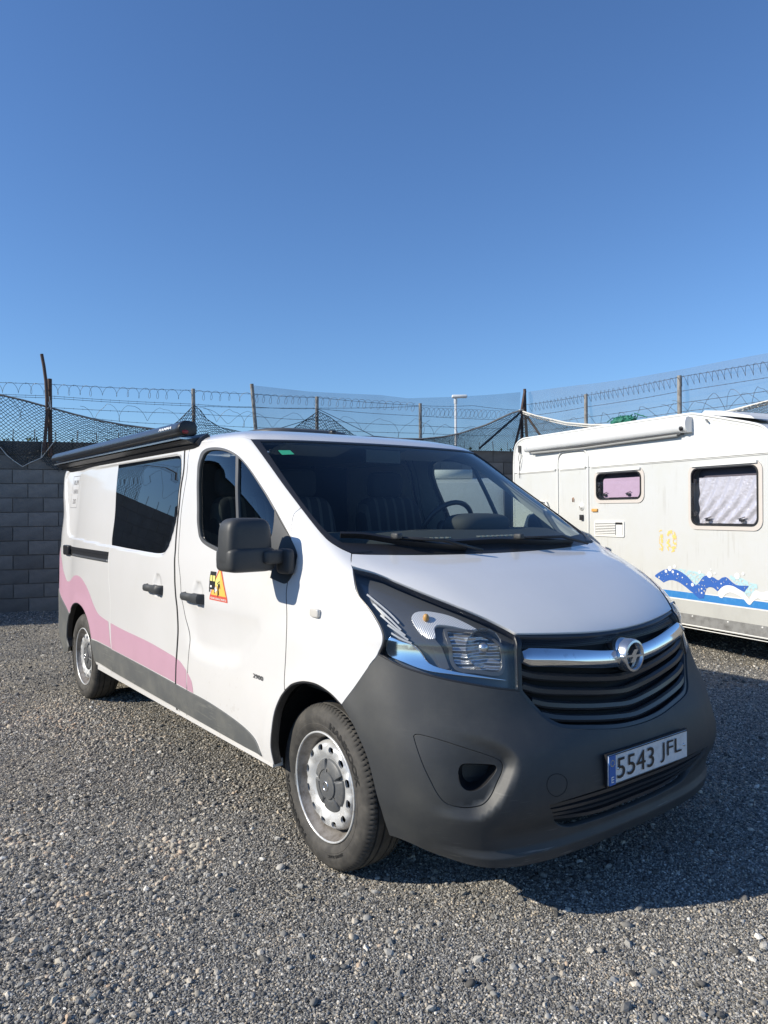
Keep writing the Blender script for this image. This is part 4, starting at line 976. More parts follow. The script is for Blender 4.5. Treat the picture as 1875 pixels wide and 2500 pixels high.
# ---------------------------------------------------------------- cabin
cb = MT['cabin']
b_ = MB()
b_.add([(x, y, z) for y in (-.86, .86) for x, z in ((.14, 1.20), (.0, 1.28), (-.28, 1.355), (-.50, 1.36), (-.56, 1.1), (-.3, .8), (.2, .8))], [(j, (j+1) % 7, 7+(j+1) % 7, 7+j) for j in range(7)]+[tuple(range(7))[::-1], tuple(range(7, 14))])
o = b_.build('dashboard', cb, van); bevel(o, .03, 3, 20)
RB('instrument_hood', (-.44, .42, 1.385), (.26, .40, .12), cb, van, e=.7)
b_ = MB()
for g_ in range(2):
    for k in range(8): b_.box((-.16, -.30+g_*.46+k*.035, 1.328), (.03, .010, .006))
b_.build('demister_vent', MT['silver'], van)
b_ = MB(); RS = .19; cx, cy, cz = -.70, .42, 1.34
tl = math.radians(62)
ringpts = [(cx+RS*math.sin(t)*math.cos(tl), cy+RS*math.cos(t), cz+RS*math.sin(t)*math.sin(tl)) for t in np.linspace(0, 2*np.pi, 33)[:-1]]
sw = b_.tube(ringpts, .015, 8, closed=True).build('steering_wheel', MT['black'], van, smooth=True)
b_ = MB()
for t in (0, math.pi, -math.pi/2): b_.tube([(cx, cy, cz), (cx+RS*math.sin(t)*math.cos(tl), cy+RS*math.cos(t), cz+RS*math.sin(t)*math.sin(tl))], .014, 6)
b_.tube([(cx, cy, cz), (cx+.25, cy, cz-.13)], .03, 8); b_.build('wheel_spoke', MT['black'], sw, smooth=True)
RB('wheel_boss', (cx, cy, cz), (.07, .13, .13), MT['black'], sw, e=.7)
for y_, w_s in ((.42, .50), (-.25, .45), (-.64, .36)):
    se = empty('seat', (0, 0, 0)); se.parent = van
    lean = lambda q, p: [q[0]-.16*q[2], q[1]*(1-.10*max(0, p[2])), q[2]]
    RB('seat_back', (-1.22, y_, 1.22), (.16, w_s, .66), MT['seatstripe'], se, e=.35, taper=lean)
    RB('seat_cushion', (-.95, y_, .88), (.52, w_s, .16), MT['seatstripe'], se, e=.35)
    RB('headrest', (-1.30, y_, 1.63), (.10, .25, .17), MT['seat'], se, e=.45)
    MB().tube([(-1.29, y_-.05, 1.5), (-1.29, y_-.05, 1.6)], .006, 6).tube([(-1.29, y_+.05, 1.5), (-1.29, y_+.05, 1.6)], .006, 6).build('headrest_post', MT['silver'], se)
b_ = MB(); b_.box((-1.0, 0, .72), (3.0, 1.7, .03)); b_.build('cab_floor', cb, van)
b_ = MB(); b_.box((-2.35, 0, 1.25), (.03, 1.66, 1.1)); b_.build('bulkhead', MT['blackmat'], van)
b_ = MB(); b_.box((-.74, -.02, 1.765), (.02, .24, .07)); b_.build('rear_view_mirror', MT['black'], van)
for y_ in (-.40, .40):
    MB().box((-.88, y_, 1.80), (.20, .42, .02), ax=((.9, 0, .2), (0, 1, 0), (-.2, 0, .9))).build('sun_visor', MT['headliner'], van)
# ---------------------------------------------------------------- caravan (local x runs along its side, z up, +y faces the yard)
ca = empty('caravan', (-1.38, 4.29, 0), math.radians(167), label='old white caravan with rolled awning and faded blue wave stripe, parked behind the van bonnet', cat='caravan')
CW = mat('caravan_upper_white', (.70, .70, .68), .45, coat=.2, noise=(2.5, (.66, .655, .62), .5, .8))
CG = mat('caravan_side_grey', (.56, .565, .55), .48, coat=.1, noise=(3, (.54, .54, .50), .45, .8), bump=(260, .25, .0015))
CL = mat('caravan_lower_grey', (.46, .46, .43), .5, noise=(3, (.38, .375, .35), .45, .8), bump=(260, .2, .0015))
scuffs(CG, (.42, .41, .37), (38, 38, 1.6), .56, .35)
scuffs(CW, (.52, .51, .46), (30, 30, 1.6), .60, .30)
ALU = mat('weathered_aluminium', (.36, .36, .35), .5, metal=.55, noise=(9, (.16, .155, .15), .45, .75))
CTR = mat('caravan_trim_white', (.74, .73, .69), .4)
BEIGE = mat('window_frame_beige', (.58, .53, .48), .5)
WELL = mat('dim_window_recess', (.11, .10, .12), .7)
SMOKE = glass('smoked_acrylic', (.93, .92, .95), .0, k=.9)
def cvp(pts, y): return [(a, y, z) for a, z in pts]
prof_c = [tuple(p) for p in catm([(3.075,.31,1),(3.085,2.0),(3.065,2.24),(3.02,2.34),(2.88,2.40),(2.7,2.405),(.04,2.395),(-.084,2.375),(-.236,2.337),(-.434,2.286),(-.712,2.213),(-.801,2.172),(-.87,2.10),(-.96,1.85),(-1.06,1.4),(-1.08,1.05),(-1.02,.70),(-.95,.31,1)], n=4)]
outl = dedupe(np.array(prof_c))
def cside(nm, zlo, zhi, m, y=0.0, par=None):
    """clip the outline to a height band"""
    P = [p for p in outl]; out = []
    for a, b in zip(P, P[1:]+P[:1]):
        for lim, s in ((zlo, 1), (zhi, -1)): pass
    def clip(poly, lim, s):
        o = []
        for a, b in zip(poly, poly[1:]+poly[:1]):
            ia, ib = (a[1]-lim)*s >= 0, (b[1]-lim)*s >= 0
            if ia: o.append(a)
            if ia != ib: t = (lim-a[1])/(b[1]-a[1]); o.append(a+(b-a)*t)
        return o
    q = clip(clip(P, zlo, 1), zhi, -1)
    return q
def cprism(nm, poly, y0, y1, m, par, holes=(), **k):
    W, F = cdt(np.array([p[:2] for p in poly], float), [np.array(h_, float) for h_ in holes], 5.)
    n = len(W); V = [(a, y1, z) for a, z in W]+[(a, y0, z) for a, z in W]
    a = np.cross(np.array(V[F[0][1]])-V[F[0][0]], np.array(V[F[0][2]])-V[F[0][0]])
    if a[1]*(y1-y0) < 0: F = F[:, ::-1]
    FF = [tuple(f) for f in F]+[tuple(f[::-1]+n) for f in F]
    i0 = 0
    for L in [poly]+list(holes):
        m_ = len(L); FF += [(i0+j, i0+(j+1) % m_, n+i0+(j+1) % m_, n+i0+j) for j in range(m_)]; i0 += m_
    me = mesh(nm, V, FF)
    import bmesh
    bm = bmesh.new(); bm.from_mesh(me); bmesh.ops.recalc_face_normals(bm, faces=bm.faces); bm.to_mesh(me); bm.free()
    return link(nm, me, m, par, **k)
def rrect(x0, z0, x1, z1, r, n=5):
    out = []
    for cx, cz, a in ((x1-r, z1-r, 0), (x0+r, z1-r, 90), (x0+r, z0+r, 180), (x1-r, z0+r, 270)):
        for k in range(n+1):
            t = math.radians(a+90*k/n); out.append((cx+r*math.cos(t), cz+r*math.sin(t)))
    return out
cprism('body', list(outl*np.array([.9985, .999])), -2.05, -.13, CW, ca)
band = [(a*.9985, y, z*.999) for y in (-.135, -.012) for a, z in outl]; nb = len(outl)
link('body_edge', mesh('body_edge', band, [(j, (j+1) % nb, nb+(j+1) % nb, nb+j) for j in range(nb)]), CW, ca)
w1 = rrect(.70, 1.575, 1.395, 1.86, .07); w2 = rrect(-.735, 1.305, .005, 1.845, .07)
up = cprism('upper_side', cside('u', 1.955, 3, 0), -.02, .002, CW, ca)
md = cprism('middle_side', cside('m', .636, 1.947, 0), -.02, 0, CG, ca, [w1, w2])
cprism('stripe_band', cside('s', .560, .628, 0), -.02, .0005, mat('blue_stripe', (.035, .20, .50), .4, noise=(20, (.07, .26, .55), .5, .7)), ca)
cprism('white_line', cside('s', .547, .560, 0), -.02, .0012, CTR, ca); cprism('white_line', cside('s', .628, .636, 0), -.02, .0012, CTR, ca)
cprism('lower_side', cside('l', .41, .547, 0), -.02, 0, CL, ca)
sk = cprism('skirt', [(-.99,.315),(3.07,.285),(3.07,.42),(-.96,.415)], -.03, .012, ALU, ca)
b_ = MB()
for a in (-.778, -.411, .007, .42, .85, 1.3, 1.8, 2.3, 2.8): b_.lathe([(0, .006), (.006, .005), (.009, 0)], 10, org=(a, .012, .40))
b_.build('rivet', CTR, sk, smooth=True)
# edge trim following the outline
b_ = MB(); cl = [(a, .002, z) for a, z in outl[1:-1]]; b_.tube(cl, .013, 6); b_.tube([(a*.994+.004, .004, z-.03) for a, _, z in cl], .005, 5)
b_.build('edge_trim', CTR, ca, smooth=True)
b_ = MB()
for a0, a1 in ((2.17, 2.98), (1.60, 2.08), (-.90, 1.50)):
    b_.box(((a0+a1)/2, .008, 1.957), (a1-a0, .02, .022)); b_.box(((a0+a1)/2, .004, 1.938), (a1-a0, .01, .006))
b_.build('waist_rail', CTR, ca)
b_ = MB()
for a in np.arange(-.88, 1.45, .115): b_.lathe([(0, .003), (.003, .0025), (.004, 0)], 6, org=(a, .0182, 1.966))
b_.build('rail_rivet', MT['trimgrey'], ca)
# entrance door
dr = empty('door', (0, 0, 0)); dr.parent = ca
dpts = [(2.122,.66)]+[(2.122,2.03),(2.108,2.10),(2.075,2.145),(2.02,2.165),(1.64,2.163),(1.59,2.14),(1.558,2.09),(1.55,2.03)]+[(1.55,.66)]
dcv = catm([(p[0], p[1], 1) if i in (0, 1, 8, 9) else p for i, p in enumerate(dpts)], closed=False, n=4)
MB().tube([(a, .006, z) for a, z in dcv], .011, 6).build('door_frame', CTR, dr, smooth=True)
MB().tube([(a*.993+.0135, .003, z-.02) for a, z in dcv[1:-1]], .004, 5).build('door_gap', MT['trimgrey'], dr)
MB().lathe([(0,.030),(.018,.030),(.022,.012),(.044,.010),(.048,0)], 24, org=(1.675, 0, 1.488)).build('door_lock', CTR, dr, smooth=True)
MB().lathe([(0,.034),(.006,.033),(.007,.030)], 12, org=(1.680, 0, 1.488)).build('lock_cylinder', MT['black'], dr)
bevel(MB().box((1.664, .016, 1.362), (.048, .028, .064)).build('key_safe', MT['black'], dr), .004, 2)
MB().tube([(1.84, .006, 1.548), (1.84, .006, 1.59), (1.825, .006, 1.60), (1.815, .006, 1.585), (1.815, .006, 1.548)], .005, 6).build('hook', mat('rusty_hook', (.42, .25, .16), .6), dr, smooth=True)
MB().tube([(2.49, .004, 1.572), (2.45, .03, 1.572), (2.34, .03, 1.556), (2.305, .03, 1.50), (2.303, .03, 1.36), (2.303, .004, 1.33)], .011, 8).build('grab_handle', CTR, ca, smooth=True)
bevel(MB().box((1.435, .010, 1.447), (.095, .020, .034)).build('marker_light', MT['orange'], ca), .004, 2)
RB('porch_light', (2.806, .012, 2.285), (.075, .035, .075), mat('porch_light', (.75, .68, .38), .35), ca, e=.8)
b_ = MB(); b_.box((2.92, .02, 2.27), (.03, .035, .09)); b_.tube([(2.93, .02, 2.31), (2.915, .03, 2.25), (2.87, .02, 2.17), (2.89, .03, 2.10), (2.93, .02, 2.02), (2.925, .02, 1.88)], .004, 5); b_.tube([(2.91, .02, 2.25), (2.935, .03, 2.15), (2.90, .03, 2.06), (2.92, .02, 1.98)], .004, 5)
b_.build('hanging_cable', MT['trimgrey'], ca)
MB().tube([(-.165, .005, 2.315), (-.19, .03, 2.30), (-.205, .03, 2.285)], .009, 6).build('hook', ALU, ca)
# windows
for (x0, z0, x1, z1), kind in (((.70, 1.575, 1.395, 1.86), 'pink'), ((-.735, 1.305, .005, 1.845), 'foil')):
    wd = empty('caravan_window', (0, 0, 0)); wd.parent = ca
    hole = rrect(x0, z0, x1, z1, .07); fr = rrect(x0-.048, z0-.050, x1+.048, z1+.045, .09)
    cprism('window_frame', fr, -.02, .010, BEIGE, wd, [hole])
    inn = rrect(x0-.008, z0-.008, x1+.008, z1+.008, .072)
    cprism('rubber_seal', inn, -.01, .020, MT['black'], wd, [rrect(x0+.004, z0+.004, x1-.004, z1-.004, .065)])
    cprism('top_channel', [(x0+.0, z1+.020), (x1-.0, z1+.020), (x1-.0, z1+.042), (x0, z1+.042)], 0, .028, CTR, wd)
    pane = rrect(x0+.004, z0+.004, x1-.004, z1-.004, .065)
    link('pane', mesh('pane', cvp(pane, .022), [tuple(range(len(pane)))]), SMOKE, wd)
    cprism('window_well', rrect(x0-.005, z0-.005, x1+.005, z1+.005, .07), -.10, -.09, WELL, wd)
    if kind == 'pink':
        m_ = mat('pink_blind', (.50, .37, .47), .8, bump=(12, .4, .02)); q = rrect(x0+.02, z0+.015, x1-.075, z1-.055, .03)
        link('blind', mesh('blind', cvp(q, -.02), [tuple(range(len(q)))]), m_, wd)
    else:
        foil = mat('silver_foil', (.80, .79, .80), .36, metal=.5, bump=(45, .6, .006))
        n = 40; V = []
        for j in range(n+1):
            for i in range(n+1):
                a = x0+.01+(x1-x0-.065)*i/n; z = z0+.012+(z1-z0-.10)*j/n
                d = .014*math.sin((a*1.2+z*.9)*38+2*math.sin(z*9))*(.4+.6*(1-j/n))+.006*math.sin(a*90+z*37)+.004*rnd.random()
                V.append((a, -.03+d*.55, z))
        F = [(j*(n+1)+i, j*(n+1)+i+1, (j+1)*(n+1)+i+1, (j+1)*(n+1)+i) for j in range(n) for i in range(n)]
        link('foil_blind', mesh('foil_blind', V, F, True), foil, wd)
    for a in (x0+.18, x1-.18) if kind == 'foil' else (x0+.20, x1-.12):
        RB('window_catch', (a, -.002, z0+.045), (.055, .02, .028), MT['black'], wd, e=.6)
        MB().tube([(a+.04, 0, z0+.055), (a-.04, 0, z0+.075)], .004, 5).build('catch_lever', MT['black'], wd)
    for z in (z0+.10, z1-.12): bevel(MB().box((x1-.03, -.002, z), (.035, .02, .05)).build('stay', MT['black'], wd), .004, 1)
# louvred vent
vt = empty('fridge_vent', (0, 0, 0)); vt.parent = ca
cprism('vent_frame', rrect(.955, 1.148, 1.445, 1.325, .015), 0, .012, CTR, vt, [rrect(.975, 1.165, 1.425, 1.31, .008)])
MB().box((1.2, -.002, 1.237), (.45, .006, .145)).build('vent_back', MT['blackmat'], vt)
b_ = MB().box((1.255, .009, 1.302), (.33, .012, .012), ax=((1, 0, 0), (0, .8, .5), (0, -.5, .8)))
lv = b_.build('louvre', CTR, vt)
for k in range(1, 8):
    q = lv.copy(); COL.objects.link(q); q.parent = vt; q.location.z = -k*.0185
MB().box((1.035, .004, 1.225), (.10, .006, .12)).build('vent_cover', CTR, vt)
# awning roll on the side
a_ = empty('caravan_awning', (0, 0, 0)); a_.parent = ca
pr_ = [(0,2.350),(.055,2.362),(.085,2.350),(.098,2.315),(.102,2.28),(.090,2.235),(.060,2.212),(0,2.212)]
def ext(nm, x0, x1, m, par, pr=pr_, sc=1.):
    n = len(pr); V = [(x, y*sc, 2.285+(z-2.285)*sc) for x in (x0, x1) for y, z in pr]
    F = [(j, (j+1) % n, n+(j+1) % n, n+j) for j in range(n)]+[tuple(range(n))[::-1], tuple(range(n, 2*n))]
    return autosmooth(link(nm, mesh(nm, V, F), m, par), 40)
AWW = mat('awning_case_white', (.74, .745, .74), .34, coat=.2, noise=(6, (.66, .66, .65), .5, .8))
ext('awning_case', .10, 2.66, AWW, a_); ext('awning_end', .0, .11, AWW, a_, sc=1.03); ext('awning_end', 2.65, 2.725, AWW, a_, sc=1.03)
MB().box((1.38, .030, 2.203), (2.55, .050, .012)).build('awning_lip', MT['trimgrey'], a_)
MB().lathe([(0,.012),(.010,.012),(.012,.004),(.024,.004),(.028,0)], 20, org=(.055, .098, 2.250)).build('crank_eye', MT['black'], a_, smooth=True)
b_ = MB(); b_.tube([(2.6, .06, 2.19), (1.6, .035, 2.178), (.9, .045, 2.186), (.15, .05, 2.19)], .012, 6); b_.build('awning_bead', mat('frayed_bead', (.30, .30, .29), .8), a_)
# roof hatch
cprism('roof_hatch', [(-.06,2.385),(-.10,2.412),(-.30,2.385),(-.62,2.30),(-.66,2.27),(-.35,2.33)], -.75, -.05, CTR, ca)
# white mast against the front... rear corner fittings
# worn prints
def worn(name, col, thr=.55, sc=30, rough=.45):
    m = mat(name, col, rough); nt = m.node_tree; b = nt.nodes['Principled BSDF']; out = nt.nodes['Material Output']
    n = nt.nodes.new('ShaderNodeTexNoise'); n.inputs['Scale'].default_value = sc; n.inputs['Detail'].default_value = 6; tc = nt.nodes.new('ShaderNodeTexCoord')
    nt.links.new(tc.outputs['Object'], n.inputs[0]); g = nt.nodes.new('ShaderNodeMath'); g.operation = 'GREATER_THAN'; g.inputs[1].default_value = thr
    nt.links.new(n.outputs['Fac'], g.inputs[0]); tr = nt.nodes.new('ShaderNodeBsdfTransparent'); mx = nt.nodes.new('ShaderNodeMixShader')
    nt.links.new(g.outputs[0], mx.inputs[0]); nt.links.new(b.outputs[0], mx.inputs[1]); nt.links.new(tr.outputs[0], mx.inputs[2]); nt.links.new(mx.outputs[0], out.inputs[0])
    return m
def print_(nm, pts, m, y, n=4):
    cv_ = dedupe(catm(pts, n=n)); W, F = cdt(cv_, [], 5.)
    a = np.array([(p, y, z) for p, z in W]); k = np.cross(a[F[0][1]]-a[F[0][0]], a[F[0][2]]-a[F[0][0]])
    if k[1] < 0: F = F[:, ::-1]
    return link(nm, mesh(nm, a, F), m, ca)
BL1 = [(.51,.756),(.458,.795),(.367,.836),(.278,.846),(.201,.839),(.085,.79),(.002,.727),(-.039,.71,1),(-.069,.741),(-.12,.798),(-.159,.813),(-.179,.798,1),(-.237,.803),(-.295,.78),(-.342,.808),(-.389,.815),(-.453,.774),(-.508,.752),(-.632,.756,1),(-.583,.695,1),(-.516,.719),(-.453,.74),(-.379,.737),(-.313,.696),(-.285,.674,1),(-.237,.701),(-.188,.704),(-.154,.681),(-.123,.59,1),(-.068,.58,1),(-.017,.611),(.065,.66),(.17,.712),(.257,.732),(.323,.725),(.39,.698,1),(.447,.727)]
print_('splash_print', [(.23,.85),(.084,.85),(-.1,.83),(-.159,.813),(-.069,.741),(-.039,.71),(.002,.727),(.085,.79)], worn('pale_splash', (.42,.62,.66), .52, 45), .0022)
print_('splash_print', [(-.42,.83),(-.544,.824),(-.649,.784),(-.735,.773),(-.70,.72),(-.62,.66),(-.583,.695),(-.632,.756),(-.508,.752)], worn('pale_splash_b', (.42,.62,.66), .54, 45), .0022)
print_('wave_print', [(.40,.70),(.323,.725),(.257,.732),(.17,.712),(.065,.66),(.02,.632,1),(.40,.632,1)], CG, .0018)
print_('wave_print', BL1, worn('wave_blue', (.035,.12,.42), .63, 40), .0030)
print_('wave_print', [(-.294,.663),(-.318,.70),(-.379,.737),(-.453,.74),(-.516,.719),(-.583,.684),(-.639,.63,1),(-.674,.70),(-.709,.722),(-.76,.709),(-.83,.726),(-.93,.70,1),(-.93,.65,1),(-.825,.65),(-.776,.641),(-.725,.654),(-.674,.618),(-.648,.589),(-.622,.59),(-.569,.637),(-.507,.665),(-.434,.677),(-.379,.656),(-.341,.617),(-.303,.625)], mat('wave_white', (.76,.76,.75), .45), .0036)
b_ = MB()
for a, z, r in ((.356,.818,.017),(.305,.848,.026),(.264,.818,.015),(.241,.874,.018),(-.075,.839,.017),(-.194,.823,.030),(-.211,.876,.009),(-.257,.843,.012),(-.508,.836,.030),(-.573,.862,.016),(.013,.71,.018),(.45,.75,.008),(.14,.77,.007),(-.10,.68,.008),(-.10,.64,.009),(-.33,.75,.007),(.20,.80,.010)):
    b_.add([(a+r*math.cos(t), .0042, z+r*math.sin(t)) for t in np.linspace(2*np.pi, 0, 15)[:-1]], [tuple(range(14))])
b_.build('bubble_print', bpy.data.materials['wave_white'], ca)
YW = worn('faded_yellow', (.80, .55, .16), .50, 26, .6)
A, F = text_fit('10', .24, .235, .045)
link('number_print', mesh('number_print', [(.328-a[0], .0025, 1.128+a[1]) for a in A], [tuple(f) for f in F]), YW, ca)
# far-side and underside detail: chassis, wheels, drawbar
b_ = MB(); b_.box((1.0, -.4, .30), (3.9, .05, .10)); b_.box((1.0, -1.65, .30), (3.9, .05, .10)); b_.box((1.0, -1.03, .33), (3.9, 1.9, .05)); b_.build('chassis', MT['blackmat'], ca)
for y_ in (-.25, -1.85):
    b_ = MB(); b_.lathe([(.0, -.09), (.19, -.09), (.30, -.085), (.32, -.05), (.32, .05), (.30, .085), (.19, .09), (0, .09)], 36, org=(.95, y_, .32)); autosmooth(b_.build('caravan_wheel', MT['tyre'], ca), 40)
b_ = MB(); b_.tube([(2.8, -.12, .30), (2.8, -.12, .02)], .02, 6); b_.build('corner_steady', MT['trimgrey'], ca)
# the far corner of the caravan carries a pale panel seen through the van's cab
# white van standing between the camper and the wall, seen through the cab windows
pv = empty('parked_van', (-5.11, 2.11, 0), math.radians(52.8), label='white van parked behind the camper, glimpsed only through its cab windows', cat='van')
b_ = MB()
secp = [(-.84,.30),(-.90,.42),(-.92,.9),(-.89,1.15),(-.80,1.60),(-.72,1.76),(-.55,1.82),(.55,1.82),(.72,1.76),(.80,1.60),(.89,1.15),(.92,.9),(.90,.42),(.84,.30)]
n_ = len(secp)
for x, f_ in ((-1.4, .97), (-1.3, 1.), (2.2, 1.), (2.33, .97)): b_.V += [(x, y*f_, .3+(z-.3)*f_) for y, z in secp]
b_.F = [(i*n_+j, i*n_+(j+1) % n_, (i+1)*n_+(j+1) % n_, (i+1)*n_+j) for i in range(3) for j in range(n_)]+[tuple(range(n_))[::-1], tuple(range(3*n_, 4*n_))]; b_.M = [0]*len(b_.F)
autosmooth(b_.build('body', CW, pv), 40)
MB().tube([(1.35, -.55, 1.86), (1.95, -.55, 1.86)], .06, 10).build('roof_tube', CTR, pv, smooth=True)
MB().box((2.30, -.84, 1.15), (.07, .10, 1.1)).build('corner_trim', MT['black'], pv)
for x in (-.6, 1.55):
    b_ = MB(); b_.lathe([(0, -.10), (.19, -.10), (.31, -.09), (.325, -.04), (.325, .04), (.31, .09), (0, .09)], 30, org=(x, -.80, .325)); b_.build('wheel', MT['tyre'], pv)
# ---------------------------------------------------------------- walls
HD = math.radians(71.3); WA = Vector((-9.42, -.46, 0)); WD = Vector((math.cos(HD), math.sin(HD), 0)); WNn = Vector((WD.y, -WD.x, 0))   # faces the yard
BLK = mat('concrete_block', (.225, .212, .195), .92, noise=(3.2, (.135, .128, .118), .32, .72), bump=(60, .55, .006))
nt = BLK.node_tree; oi = nt.nodes.new('ShaderNodeObjectInfo'); mr_ = nt.nodes.new('ShaderNodeMapRange'); mr_.inputs['To Min'].default_value = .80; mr_.inputs['To Max'].default_value = 1.25
nt.links.new(oi.outputs['Random'], mr_.inputs['Value']); mm = nt.nodes.new('ShaderNodeMix'); mm.data_type = 'RGBA'; mm.blend_type = 'MULTIPLY'; mm.inputs[0].default_value = 1
src = [l for l in nt.links if l.to_socket == nt.nodes['Principled BSDF'].inputs['Base Color']][0].from_socket
nt.links.new(src, mm.inputs[6]); cmb = nt.nodes.new('ShaderNodeCombineColor')
for i in range(3): nt.links.new(mr_.outputs[0], cmb.inputs[i])
nt.links.new(cmb.outputs[0], mm.inputs[7]); nt.links.new(mm.outputs[2], nt.nodes['Principled BSDF'].inputs['Base Color'])
MOR = mat('mortar', (.155, .148, .138), .95, bump=(80, .4, .004))
CRS = .2108
def wall(name, A, D, N, L, s0, label, vis):
    w = empty(name, tuple(A), math.atan2(D.y, D.x), label=label, cat='wall')
    MB().box(((s0+L)/2, -.11, 1.26), (L-s0, .18, 2.52)).build('mortar_core', MOR, w)
    proto = []
    for v in range(4):
        b = MB(); b.box((0, 0, 0), (.402, .04, .198)); o = b.build('block', BLK, None); me = o.data
        for q in me.vertices:
            q.co.x += (rnd.random()-.5)*.004; q.co.z += (rnd.random()-.5)*.004; q.co.y += (rnd.random()-.5)*.003
        bpy.data.objects.remove(o); proto.append(me)
    # the builder's frame: local x along D; outward is -y because D x z points to the yard
    st_ = MB(); used = 0
    for r in range(12):
        z = .102+r*CRS; k0 = s0+(.206 if r % 2 else 0)
        k = 0
        while k0+k*.412 < L-.2:
            x = k0+k*.412+.206; k += 1
            if vis(x, r) and used < 295:
                o = link('block', proto[rnd.randrange(4)], None, w); o.location = (x, -.022+rnd.uniform(-.003, .004), z); o.rotation_euler = (rnd.uniform(-.006, .006), rnd.uniform(-.004, .004), rnd.uniform(-.004, .004)); used += 1
            else: st_.box((x, -.022, z), (.402, .04, .198))
    if st_.V: st_.build('blockwork', BLK, w, kind='stuff')
    return w
# local +y of a wall points to WD rotated +90 deg; the yard lies on the other side, so mirror: run the wall the other way
def wall2(name, P0, P1, label, vis, lo=0):
    P0 = Vector(P0); P1 = Vector(P1); D = (P1-P0); L = D.length; D.normalize()
    return wall(name, P0, D, None, L, lo, label, vis), L
CR = WA+WD*8.61; CLf = WA-WD*4.4
L0 = 8.61+4.4+.25
# start at the right corner and run left so that the yard is at +y
bw, _ = wall2('block_wall', CR, CLf, 'grey concrete block wall behind the van, topped with nets and barbed wire', lambda x, r: (L0-.25-x > 3.2 and L0-.25-x < 5.9 and x > 7.1) or x < 1.9 or (r >= 9 and 7.1 < x < 9.6))
RW = Vector((math.cos(math.radians(-5)), math.sin(math.radians(-5)), 0)); RE = CR+RW*9
wall2('block_wall', RE, CR, 'grey block wall hidden behind the caravan on the right side of the yard', lambda x, r: False)
LW = Vector((.91, -.41, 0)).normalized(); LE = CLf+LW*14
wall2('block_wall', CLf, LE, 'shaded block wall out to the left, seen mirrored in the van windows', lambda x, r: False)

# made-up building out of view, added so the door windows mirror something dark
bb = empty('added_building', (-14.3, -9.7, 0), math.radians(-20), label='added dark building out of view, placed to darken the door window reflection', cat='building')
DKW = mat('added_building_dark', (.06, .062, .064), .9, noise=(3, (.04, .042, .045), .4, .7), bump=(20, .4, .01))
MB().box((0, 0, 2.3), (4.4, 6.0, 4.6)).build('wall', DKW, bb)
MB().box((0, 0, 4.66), (4.7, 6.3, .12)).build('roof', MT['blackmat'], bb)
# ---------------------------------------------------------------- fence tops
WIRE = mat('galvanised_wire', (.10, .105, .11), .55, metal=.5)
NETB = mat('dark_net_cord', (.035, .040, .045), .7)
POST = mat('grey_post', (.27, .26, .24), .7, noise=(12, (.12, .10, .08), .45, .7))
RUST = mat('rusty_brown_post', (.07, .045, .038), .75, noise=(14, (.12, .06, .04), .5, .7))
BAND = mat('grey_webbing', (.26, .25, .235), .85, noise=(10, (.18, .17, .16), .4, .7)); BANDW = mat('pale_webbing', (.62, .60, .55), .8)
def fp(s, z, o=0.0, A=WA, D=WD):
    n = Vector((D.y, -D.x, 0)); return Vector((A.x, A.y, 0))+D*s+n*o+Vector((0, 0, z))
fR = lambda s, z, o=0.0: fp(s, z, o, CR, RW)
def post(name, pts, r, m, label, group='fence posts on the wall'):
    me = MB().tube(pts, r, 10).build(name, m, None, smooth=False, label=label, cat='post' if 'rod' not in name else 'rod', group=group)
    autosmooth(me, 40); return me
G1 = 'fence posts on the wall'
post('fence_post', [fp(.68, 2.3, .03), fp(.68, 3.45, .03)], .032, RUST, 'brown rusty post at the left end of the wall, beside the bent rod', G1)
post('fence_post', [fp(2.76, 2.4), fp(2.75, 3.40)], .030, POST, 'grey post with a dark net peaking on it, just behind the van awning end', G1)
post('fence_post', [fp(3.76, 2.4), fp(3.67, 3.52)], .030, POST, 'leaning grey post where the pale shade net begins, above the van cab', G1)
post('fence_post', [fp(4.74, 2.4), fp(4.75, 3.36)], .028, POST, 'grey post inside the pyramid of dark net above the windscreen', G1)
post('fence_post', [fp(6.59, 2.4), fp(6.59, 3.32)], .028, POST, 'grey post left of the white street lamp', G1)
post('fence_post', [fR(1.50, 2.4), fR(1.50, 3.36)], .030, POST, 'grey post above the rolled awning of the caravan, nearer the corner', G1)
post('fence_post', [fR(3.28, 2.4), fR(3.28, 3.39)], .032, POST, 'grey post above the crank end of the caravan awning', G1)
cp_ = empty('corner_mast', fp(8.61, 2.45), label='pair of dark corner poles tied together where the two nets meet', cat='post')
def rel(e, pts): return [Vector(p)-Vector(e.location) for p in pts]
for pts in ([fp(8.55, 2.45, .05), fp(8.56, 3.30, .05), fp(8.62, 3.62, .05)], [fp(8.69, 2.45, .02), fp(8.64, 3.2, .02), fp(8.63, 3.66, .02)]):
    MB().tube(rel(cp_, pts), .028, 8).build('pole', RUST, cp_)
MB().tube(rel(cp_, [fp(8.57, 3.27, .08), fp(7.68, 2.55, .08)]), .020, 6).build('brace', NETB, cp_)
MB().tube(rel(cp_, [fp(8.57, 3.25, .08), fp(8.37, 2.53, .08)]), .022, 6).build('brace', RUST, cp_)
MB().tube(rel(cp_, [fR(.06, 3.15, -.05), fR(.62, 2.5, -.05)]), .022, 6).build('brace', RUST, cp_)
post('bent_rod', [fp(.60, 2.35, .09), fp(.645, 2.9, .09), fp(.645, 3.15, .09), fp(.635, 3.40, .09), fp(.610, 3.62, .09), fp(.58, 3.80, .09)], .024, RUST, 'dark curved rod rising above the brown post at far left', None)
